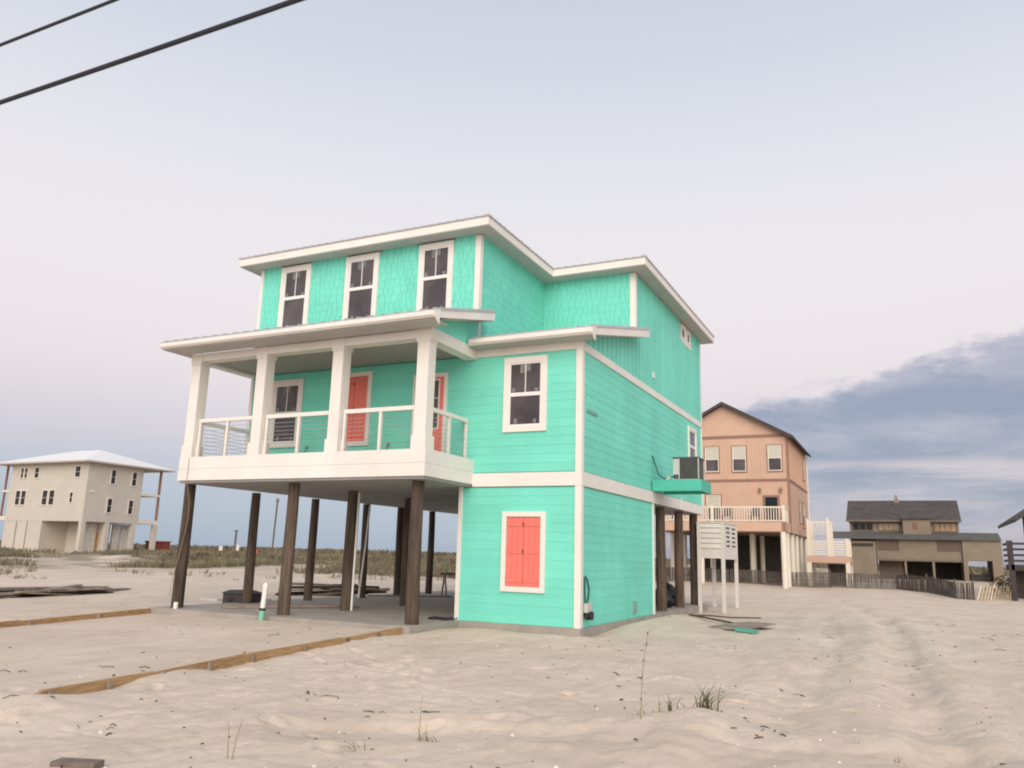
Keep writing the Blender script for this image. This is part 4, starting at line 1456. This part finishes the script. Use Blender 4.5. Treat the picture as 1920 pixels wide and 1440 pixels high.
# skirt roof
mb = MB()
mb.prism([(.2, GY - 2.2, 3.46), (.2, GY, 4.02), (.2, GY, 3.9), (.2, GY - 2.2, 3.36)], (12.2, 0, 0))
mb.build('skirt_roof', 'skirt_roof', gh)
lw = MB().box(3.6, 9.68, GY - 1.8, GY + 6, 1.80, 3.42).build('lower_wall', 'taupe', gh)
a = 3.75
while a < 9.6:
    mb = MB(); GL.box(mb, a - .02, a + .02, 1.85, 3.40, 0, .02); mb.build('batten', 'taupe', lw)
    a += .30
for (a0, a1) in ((3.72, 5.28), (8.02, 9.60)):
    s_ = casing(GL, a0, a1, 2.52, 3.34, .07, .06).build('shutter', 'shutter_brown', gh)
    for k in range(6):
        z = 2.60 + k * .112
        mb = MB(); GL.box(mb, a0 + .08, a1 - .08, z, z + .085, 0, .055, .025); mb.build('slat', 'shutter_brown', s_)
MB().box(3.55, 9.72, GY - 1.83, GY - 1.80, 1.66, 1.80).build('beam', 'taupe_dark', gh)
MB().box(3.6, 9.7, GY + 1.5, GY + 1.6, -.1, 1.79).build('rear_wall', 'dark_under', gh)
MB().box(3.65, 5.45, GY - .4, GY - .3, -.1, 1.79).build('garage_panel', 'taupe_dark', gh)
for x in (5.65, 7.65):
    MB().box(x - .08, x + .08, GY - 1.78, GY - 1.62, -.1, 1.66).build('post', 'taupe', gh)
MB().box(1.5, 3.55, GY - 1.9, GY + 1, -.1, 3.2).build('stair_enclosure', 'taupe', gh)
mb = MB(); PL((0, GY - 1.9, 0), (1, 0, 0), (0, -1, 0)).box(mb, 1.62, 3.36, 2.76, 3.02, 0, .02); mb.build('vent_strip', 'dark_under', gh)
rx = MB().box(9.73, 12.4, GY - 2.0, GY + 3, 1.82, 3.50).build('side_wing', 'taupe', gh)
MB().box(9.73, 10.05, GY - 2.0, GY + 3, -.1, 1.819).build('wing_wall', 'taupe', gh)
MB().box(11.7, 12.4, GY - 2.0, GY + 3, -.1, 1.819).build('wing_wall', 'taupe', gh)
MB().box(10.2, 11.6, GY - 1.0, GY + 1.2, .1, .78).build('dark_trailer', 'dark_under', gh)

# ------------------------------------------------------------------ dark house at the right edge
bh = thing('dark_house', 'dark brown house with open deck at the right edge', 'house', (12.5, 30, .2))
MB().box(11.6, 17.3, 29.9, 37, .4, 4.1).build('wall', 'dark_wood', bh)
mb = MB(); mb.prism([(10.45, 29.2, 3.45), (10.45, 29.2, 3.62), (14.4, 29.2, 6.4), (18.3, 29.2, 3.62), (18.3, 29.2, 3.45), (14.4, 29.2, 6.2)], (0, 8.2, 0)); mb.build('roof', 'grey_roof', bh)
MB().box(9.95, 17, 27.6, 29.9, 1.25, 1.50).build('deck', 'dark_wood', bh)
for x in (9.97, 12.0, 14.2):
    MB().box(x - .11, x + .11, 27.6, 27.8, -.2, 2.55).build('post', 'dark_wood', bh)
MB().box(11.2, 11.35, 29.3, 29.45, 1.5, 3.95).build('roof_post', 'dark_wood', bh)
for k in range(4):
    z = 1.62 + k * .25
    MB().box(9.9, 16.9, 27.62, 27.68, z, z + .10).build('rail', 'dark_wood', bh)
    MB().box(9.9, 9.96, 27.7, 29.9, z, z + .10).build('rail', 'dark_wood', bh)
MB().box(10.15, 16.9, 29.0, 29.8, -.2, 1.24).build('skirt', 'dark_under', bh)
for k, x in enumerate((10.2, 9.75, 10.5)):
    mb = MB()
    cxx, cyy = x, 30.6 + .4 * k
    for q in range(220):
        a, e, rr_ = random.uniform(0, 6.28), random.uniform(0, 1.5), random.uniform(.15, .75)
        px, py, pz = cxx + rr_ * math.cos(a) * math.cos(e), cyy + rr_ * math.sin(a) * math.cos(e), gz1(cxx, cyy) + .15 + 1.1 * rr_ * math.sin(e)
        s = .10
        mb.v += [(px + random.uniform(-s, s), py + random.uniform(-s, s), pz + random.uniform(-s, s)) for _ in range(3)]
        b = len(mb.v)
        mb.f.append((b - 3, b - 2, b - 1))
    tag(mb.build('shrub', 'scrub'), ('low dark shrub against the corner post of the dark house', 'dark shrub left of the corner post, in front of the taupe wing', 'dark shrub tucked under the rails of the dark deck')[k], 'shrub', 'shrubs by the dark house')

# ------------------------------------------------------------------ sand fences
def fence_line(pts, h, step, parent, m, lean=0.0, single=False):
    mb = MB()
    acc = 0.0
    for (ax, ay), (bx_, by_) in zip(pts[:-1], pts[1:]):
        L = math.hypot(bx_ - ax, by_ - ay)
        ux, uy = (bx_ - ax) / L, (by_ - ay) / L
        t = acc
        while t < L:
            x, y = ax + ux * t, ay + uy * t
            z = gz1(x, y) - .08
            hh = h * random.uniform(.93, 1.06)
            jl = random.uniform(-.03, .03) + lean
            w = .036 if single else .019
            q = mb if not single else MB()
            q.hexa([(x - ux * w, y - uy * w, z), (x + ux * w, y + uy * w, z), (x + ux * w - uy * .012, y + uy * w + ux * .012, z), (x - ux * w - uy * .012, y - uy * w + ux * .012, z),
                    (x - ux * w + ux * jl, y - uy * w + uy * jl, z + hh), (x + ux * w + ux * jl, y + uy * w + uy * jl, z + hh),
                    (x + ux * w - uy * .012 + ux * jl, y + uy * w + ux * .012, z + hh), (x - ux * w - uy * .012 + ux * jl, y - uy * w + ux * .012, z + hh)])
            if single:
                q.build('picket', m, parent)
            t += step * random.uniform(.85, 1.15)
        acc = t - L
    return mb


fl = [(-9.5, 32.6), (-4.9, 32.4), (-.4, 33.2), (1.9, 33.4), (5.2, 34.0), (6.6, 31.4), (7.7, 28.2), (8.4, 27.8)]
ff = thing('sand_fence', 'long dark slatted sand fence in front of the peach and taupe houses', 'fence', (-1, 33, 0))
fence_line(fl, .84, .055, ff, 'slat_dark').build('slats', 'slat_dark', ff, kind='stuff')
for k, (x, y) in enumerate(fl):
    z = gz1(x, y)
    MB().box(x - .04, x + .04, y + .03, y + .11, z - .2, z + .92).build('post', 'slat_dark', ff)
for hz in (.35, .75):
    MB().tube([(x, y + .015, gz1(x, y) + hz) for x, y in fl], .012, 5).build('wire', 'slat_dark', ff)
fl2 = [(8.50, 27.7), (9.3, 28.2), (10.0, 28.9)]
f2 = thing('picket_fence', 'short run of leaning pale pickets at the end of the dark sand fence', 'fence', (9.1, 30, 0))
fence_line(fl2, .72, .15, f2, 'slat_light', lean=.24, single=True)
for hz in (.3, .62):
    MB().tube([(x + .28 * hz, y + .03, gz1(x, y) + hz * .8) for x, y in fl2], .012, 5).build('wire', 'slat_dark', f2)

# ------------------------------------------------------------------ beige house on the left
bg = thing('beige_house', 'beige three-level house under construction with white hip roof', 'house', (-63.5, 36, .2))
BX0, BX1, BY0, BY1, BY2 = -69.6, -58.9, 32.6, 38.4, 40.6
BF = PL((0, BY0, 0), (1, 0, 0), (0, -1, 0))
BS = PL((BX1, 0, 0), (0, 1, 0), (1, 0, 0))
MB().box(BX0, BX1, BY0, BY1, 3.2, 8.45).build('wall', 'beige', bg)
mb = MB(); hip(BX0 - 2.0, BX1 + .7, BY0 - .8, BY2 + .9, 8.48, .33, mb, 'x')
br = mb.build('roof', 'white_roof', bg)
MB().box(BX0 - 1.98, BX1 + .68, BY0 - .78, BY2 + .88, 8.36, 8.478).build('soffit', 'beige', br)
# lower enclosure
MB().box(BX0, BX0 + 5.3, BY0 + .02, BY1, -.3, 3.199).build('lower_wall', 'beige', bg)
for x in (BX0 + 1.8, BX0 + 3.3):
    mb = MB(); BF.box(mb, x - .04, x + .04, .1, 3.15, -.02, .02); mb.build('panel_joint', 'taupe', bg)
MB().box(BX0 + 5.31, BX1 - .3, BY0 + 2.6, BY0 + 2.8, -.3, 3.199).build('recessed_wall', 'beige', bg)
MB().box(BX1 - 2.2, BX1 - 1.0, BY0 + 2.45, BY0 + 2.599, .1, 2.3).build('plywood_door', 'plywood', bg)
for k, (y0, y1) in enumerate(((BY0 + .7, BY0 + 2.3), (BY0 + 3.0, BY0 + 3.7), (BY0 + 4.0, BY0 + 4.7), (BY0 + 4.9, BY0 + 5.7))):
    MB().box(BX1 - 1.2, BX1 - 1.0, y0, y1, -.2, 3.1).build('wrapped_panel', 'house_wrap', bg)
for (x, y) in ((BX1 - .2, BY0 + .2), (BX1 - .2, BY0 + 2.6), (BX1 - .2, BY1 - .4), (BX1 - .2, BY2 - .15)):
    MB().box(x - .2, x + .2, y - .2, y + .2, -.4, 3.199).build('post', 'beige', bg)
for (z0, z1) in ((3.25, 3.6), (5.85, 6.05)):
    MB().box(BX0, BX1, BY1 + .001, BY2, z0, z1).build('balcony', 'cream', bg)
    MB().box(BX0 - 1.6, BX0 - .001, BY0 + .3, BY2, z0, z1).build('balcony', 'cream', bg)
for z0, z1 in ((3.601, 5.849), (6.051, 8.35)):
    MB().box(BX1 - .22, BX1 - .04, BY2 - .2, BY2 - .02, z0, z1).build('balcony_post', 'beige_post', bg)
    MB().box(BX0 - 1.5, BX0 - 1.35, BY0 + .4, BY0 + .55, z0, z1).build('balcony_post', 'beige_post', bg)


def bwin(pl, a, z0, z1, w):
    q = casing(pl, a - w / 2, a + w / 2, z0, z1, .09, .06).build('window', 'cream', bg)
    zm = (z0 + z1) / 2
    mb = MB(); pl.box(mb, a - w / 2 + .09, a + w / 2 - .09, z0 + .09, zm - .03, 0, .02); mb.build('pane', 'dark_pane', q)
    mb = MB(); pl.box(mb, a - w / 2 + .09, a + w / 2 - .09, zm + .03, z1 - .09, 0, .03); mb.build('pane', 'dark_pane', q)


for a, w in ((-68.0, .55), (-67.45, .55), (-65.9, .75), (-60.25, .85)):
    bwin(BF, a, 7.0, 8.1, w)
for a, w in ((-68.15, .8), (-67.35, .8), (-64.3, .85), (-63.35, .85), (-60.7, .55)):
    bwin(BF, a, 4.55 if w > .6 else 4.75, 6.0 if w > .6 else 5.8, w)
for a in (BY0 + 2.55, BY0 + 4.8):
    bwin(BS, a, 6.6, 8.0, .62)
    bwin(BS, a - .05, 4.0, 5.4, .62)
mb = MB(); BS.box(mb, BY0 + .35, BY0 + .9, 5.75, 5.95, 0, .04); mb.build('wall_vent', 'cream', bg)
# red skip behind
rd = thing('red_skip', 'dark red steel container beside the beige house', 'container', (-60.8, 42.8, .1))
MB().prism([(-61.7, 42.0, -.1), (-60.4, 42.0, -.1), (-60.25, 42.0, 1.6), (-61.85, 42.0, 1.6)], (0, 1.6, 0)).build('body', 'red_box', rd)
MB().box(-61.95, -60.2, 41.95, 43.65, 1.601, 1.72).build('rim', 'red_box', rd)
for k in range(3):
    MB().box(-61.6 + k * .5, -61.5 + k * .5, 41.93, 41.999, 0, 1.55).build('rib', 'red_box', rd)

# poles and bits far out
def pole(x, y, h, r, lean, label):
    z = gz1(x, y)
    t = thing('utility_pole', label, 'pole', (x, y, z))
    MB().tube([(x, y, z - .5), (x + lean, y, z + h)], r, 8).build('shaft', 'pole', t, smooth=True)
    MB().beam((x + lean * .93 - .3, y, z + h * .96), (x + lean * .93 + .3, y, z + h * .96), .09, .09).build('cross_piece', 'pole', t)


pole(-54.5, 51.8, 6.2, .09, .22, 'tall thin grey pole far off between the piles')
pole(-57.2, 49.2, 2.7, .10, .05, 'short dark post far off in the scrub')
o = MB().tube([(-55.6, 50.6, .1), (-55.6, 50.6, .5), (-55.6, 50.6, 1.05)], .34, 10).build('orange_barrel', 'orange', None, smooth=True)
tag(o, 'small orange barrel far off in the scrub', 'barrel')
for k, (x, y) in enumerate(((-57.0, 49.4), (-58.3, 48.4), (-47.0, 58.0))):
    MBo = MB().beam((x - .22, y, gz1(x, y) + 1.2 - .3 * k), (x + .22, y, gz1(x, y) + 1.2 - .3 * k), .08, .6 - .15 * k)
    tag(MBo.build('survey_sign', 'pvc'), ('white sign board beside the short dark post', 'pale board left of the short dark post', 'tiny white board in the scrub beyond the middle piles')[k], 'sign')

# ------------------------------------------------------------------ power lines
for (y, z, r, lab) in ((-8.47, 8.0, .034, 'lower and thicker black power line crossing the sky'), (-9.4, 8.0, .021, 'upper and thinner power line at the corner of the sky')):
    pts = [(x, y, z + .0006 * (x + 3) ** 2 - .004) for x in np.linspace(-40, 40, 61)]
    tag(MB().tube(pts, r, 8).build('power_line', 'wire', None, smooth=True), lab, 'cable', 'overhead power lines')


# ------------------------------------------------------------------ vegetation
def blade(mb, x, y, z, h, w, az, bend, segs=4, twist=0.0):
    b = len(mb.v)
    dx, dy = math.cos(az), math.sin(az)
    px, py = -dy, dx
    for i in range(segs + 1):
        t = i / segs
        off = bend * h * t * t
        zz = z + h * (t - .35 * abs(bend) * t * t)
        ww = w * (1 - t) ** .7 * .5
        mb.v.append((x + dx * off - px * ww, y + dy * off - py * ww, zz))
        mb.v.append((x + dx * off + px * ww, y + dy * off + py * ww, zz))
    for i in range(segs):
        k = b + 2 * i
        mb.f.append((k, k + 1, k + 3, k + 2))


def clump_field(name, n, sampler, hrange, wid, nb, spread, m, label):
    V, Fc = [], []
    b = 0
    pts = sampler(n)
    zs = ground_z(pts[:, 0], pts[:, 1])
    for (x, y), z in zip(pts, zs):
        h0 = random.uniform(*hrange)
        for k in range(nb):
            a = random.uniform(0, 6.283)
            rr_ = spread * math.sqrt(random.random())
            x0, y0 = x + rr_ * math.cos(a), y + rr_ * math.sin(a)
            h = h0 * random.uniform(.5, 1.1)
            d = random.uniform(.1, .8) * h
            c, s = math.cos(a), math.sin(a)
            a2 = random.uniform(0, 6.283)
            wx, wy = wid * math.cos(a2), wid * math.sin(a2)
            V += [(x0 - wx, y0 - wy, z - .03), (x0 + wx, y0 + wy, z - .03), (x0 + c * d * .45 + wx * .6, y0 + s * d * .45 + wy * .6, z + h * .65), (x0 + c * d, y0 + s * d, z + h)]
            Fc += [(b, b + 1, b + 2, b + 3)]
            b += 4
    me = bpy.data.meshes.new(name)
    me.from_pydata(V, [], Fc)
    me.materials.append(M[m])
    o = link(name, me, None, 'stuff')
    o['label'] = label
    return o


def dens(p, sc_, seed, thr):
    return fbm(p[:, 0] * sc_, p[:, 1] * sc_, seed, 3) > thr


def polar_sampler(r0, r1, a0, a1, sc_, seed, thr, power=1.0, extra=None):
    def f(n):
        out = []
        tot = 0
        while tot < n:
            u = RNG.random(n * 3)
            r = r0 * (r1 / r0) ** (u ** power)
            a = np.radians(RNG.uniform(a0, a1, n * 3))
            p = np.stack([5.8 - r * np.sin(a), -15.1 + r * np.cos(a)], -1)
            k = dens(p, sc_, seed, thr)
            inside = (p[:, 0] > -11) & (p[:, 0] < 1) & (p[:, 1] < 12)
            bei = (p[:, 0] > -71) & (p[:, 0] < -58.2) & (p[:, 1] > 32) & (p[:, 1] < 43.8)
            k &= ~inside & ~bei
            if extra is not None:
                k &= extra(p)
            p = p[k]
            out.append(p)
            tot += len(p)
        return np.concatenate(out)[:n]
    return f


# grass on the low dunes, seen to the left and between the piles (azimuth is left of +Y)
clump_field('beach_grass', 3600, polar_sampler(45, 130, 14, 66, .15, 5, .12), (.20, .46), .03, 14, .40, 'grass', 'patchy dry beach grass on the low dunes behind the house')
clump_field('low_scrub', 1500, polar_sampler(58, 170, 12, 66, .09, 15, .12), (.26, .5), .08, 16, .7, 'scrub', 'low olive scrub on the dunes behind the house')
clump_field('distant_scrub', 5200, polar_sampler(130, 900, -14, 68, .02, 25, -.35, .8), (.55, 1.15), .42, 12, 2.4, 'scrub', 'dark band of scrub along the horizon')
clump_field('sparse_grass', 70, polar_sampler(37, 46, 22, 62, .22, 35, .12), (.12, .32), .02, 9, .22, 'grass', 'sparse grass sprigs on the sand before the dunes')


def plant(name, label, cat, x, y, n, h, w, spread, m='tuft', bend=(.2, .9), az=None, group=None):
    mb = MB()
    for k in range(n):
        a = random.uniform(0, 6.283) if az is None else az + random.uniform(-.5, .5)
        rr_ = spread * random.random()
        b = random.uniform(0, 6.283)
        xx, yy_ = x + rr_ * math.cos(b), y + rr_ * math.sin(b) * .5
        blade(mb, xx, yy_, gz1(xx, yy_) - .01, h * random.uniform(.5, 1.05), w, a, random.uniform(*bend), 5)
    o = mb.build(name, m)
    return tag(o, label, cat, group)


plant('grass_tuft', 'dense green grass tuft on a sand hummock right of centre', 'grass', 3.98, -7.02, 46, .36, .012, .13, bend=(.3, 1.4))
plant('grass_tuft', 'bent three-bladed grass sprig left of the dense green tuft', 'grass', 3.74, -7.22, 8, .30, .013, .12, bend=(.6, 1.5))
plant('grass_tuft', 'flattened thin grass blades beside the tall dry stalk', 'grass', 3.50, -7.35, 14, .19, .009, .20, 'straw', bend=(.8, 1.8))
plant('grass_tuft', 'small arched grass tuft below the coral shutters', 'grass', 2.22, -9.15, 18, .17, .008, .11, 'straw', bend=(.7, 1.7))
plant('grass_tuft', 'flat green-brown grass wisps left of the small arched tuft', 'grass', 1.92, -9.75, 12, .15, .007, .12, 'tuft', bend=(1.2, 2.0))
plant('grass_tuft', 'thin sprig of grass in the sand near the right rut', 'grass', 5.30, -7.35, 4, .13, .007, .05, 'straw', bend=(.4, 1.4))
plant('grass_tuft', 'tiny grass sprig at the bottom right of the sand', 'grass', 5.62, -7.62, 6, .10, .007, .10, 'straw', bend=(.6, 1.6))


def stalk(label, x, y, pts, r=.005, heads=True):
    z = gz1(x, y)
    t = thing('dry_stalk', label, 'stalk', (x, y, z))
    P = [(x + a, y + b, z + c) for a, b, c in pts]
    MB().tube(P, r, 5, r1=r * .5).build('stem', 'straw', t)
    if heads:
        mb = MB()
        for k in range(1, len(P)):
            mb.tube([(P[k][0] - .006, P[k][1], P[k][2] - .012), (P[k][0], P[k][1], P[k][2]), (P[k][0] + .006, P[k][1], P[k][2] + .014)], r * 2.0, 5, r1=r * .4)
        mb.build('nodes', 'twig', t, kind='stuff')


stalk('tall thin dry stalk with dark nodes right of centre', 3.56, -7.75, [(0, 0, -.05), (.01, 0, .17), (.02, 0, .36), (.035, 0, .50), (.055, .02, .64), (.07, .02, .74)], .004)
stalk('left one of two bare stalks at the bottom of the sand', 1.40, -10.5, [(0, 0, -.05), (-.01, 0, .12), (-.02, 0, .24)], .004, False)
stalk('right one of two bare stalks at the bottom of the sand', 1.43, -10.5, [(0, 0, -.05), (.02, .01, .12), (.05, .02, .25)], .004, False)
stalk('thin upright stalk rising from the small arched tuft', 2.16, -9.2, [(0, 0, -.06), (.005, 0, .15), (.015, 0, .36)], .0035, False)

# twigs, bark and shell bits lying on the sand
mb = MB()
for k in range(140):
    if k % 5 == 0 or random.random() < .25:
        r = 4.8 * (26 / 4.8) ** random.random()
        a = rad(random.uniform(-9, 60))
        cxl, cyl_ = 5.8 - r * math.sin(a), -15.1 + r * math.cos(a)
        x, y = cxl, cyl_
    else:
        x, y = cxl + random.gauss(0, .22), cyl_ + random.gauss(0, .22)
    if -10.2 < x < .2 and -2.1 < y < 11.2:
        continue
    z = gz1(x, y)
    l = .012 + .055 * random.random() ** 2.2 * (1 + .05 * r)
    b = random.uniform(0, 3.14)
    dx, dy = math.cos(b) * l, math.sin(b) * l
    mb.tube([(x - dx, y - dy, z + .004), (x, y, z + .006 + random.uniform(0, .015)), (x + dx, y + dy, z + .004)], random.uniform(.002, .007), 4)
o = mb.build('twig_litter', 'twig', None, kind='stuff')
o['label'] = 'dark twigs and bark bits scattered on the sand'
mb = MB()
for k in range(600):
    r = 4.6 * (30 / 4.6) ** random.random()
    a = rad(random.uniform(-9, 62))
    x, y = 5.8 - r * math.sin(a), -15.1 + r * math.cos(a)
    if (-10.2 < x < .2 and -2.1 < y < 11.2) or vnoise(np.array([x * .6]), np.array([y * .6]), 91)[0] < random.uniform(-.9, .5):
        continue
    z = gz1(x, y)
    s = random.uniform(.003, .010) * (1 + .04 * r)
    b = random.uniform(0, 3.14)
    c_, s_ = math.cos(b) * s, math.sin(b) * s
    q = random.uniform(1, 3)
    mb.hexa([(x - c_ * q, y - s_ * q, z - .004), (x + s_, y - c_, z - .004), (x + c_ * q, y + s_ * q, z - .004), (x - s_, y + c_, z - .004),
             (x - c_ * q * .7, y - s_ * q * .7, z + s * .6), (x + s_ * .7, y - c_ * .7, z + s * .8), (x + c_ * q * .7, y + s_ * q * .7, z + s * .6), (x - s_ * .7, y + c_ * .7, z + s * .7)])
o = mb.build('bark_litter', 'twig', None, kind='stuff')
o['label'] = 'tiny dark bark crumbs scattered over the sand'
mb = MB()
for k in range(70):
    r = 4.8 * (20 / 4.8) ** random.random()
    a = rad(random.uniform(-9, 60))
    x, y = 5.8 - r * math.sin(a), -15.1 + r * math.cos(a)
    if -10.2 < x < .2 and -2.1 < y < 11.2:
        continue
    z = gz1(x, y)
    s = random.uniform(.006, .018)
    mb.hexa([(x - s, y - s * .7, z - .004), (x + s, y - s, z - .004), (x + s * .8, y + s, z - .004), (x - s, y + s * .6, z - .004),
             (x - s * .5, y - s * .4, z + s * .8), (x + s * .6, y - s * .5, z + s * .6), (x + s * .4, y + s * .5, z + s * .7), (x - s * .5, y + s * .4, z + s * .9)])
o = mb.build('shell_litter', 'shell', None, kind='stuff')
o['label'] = 'white shell bits scattered on the sand'
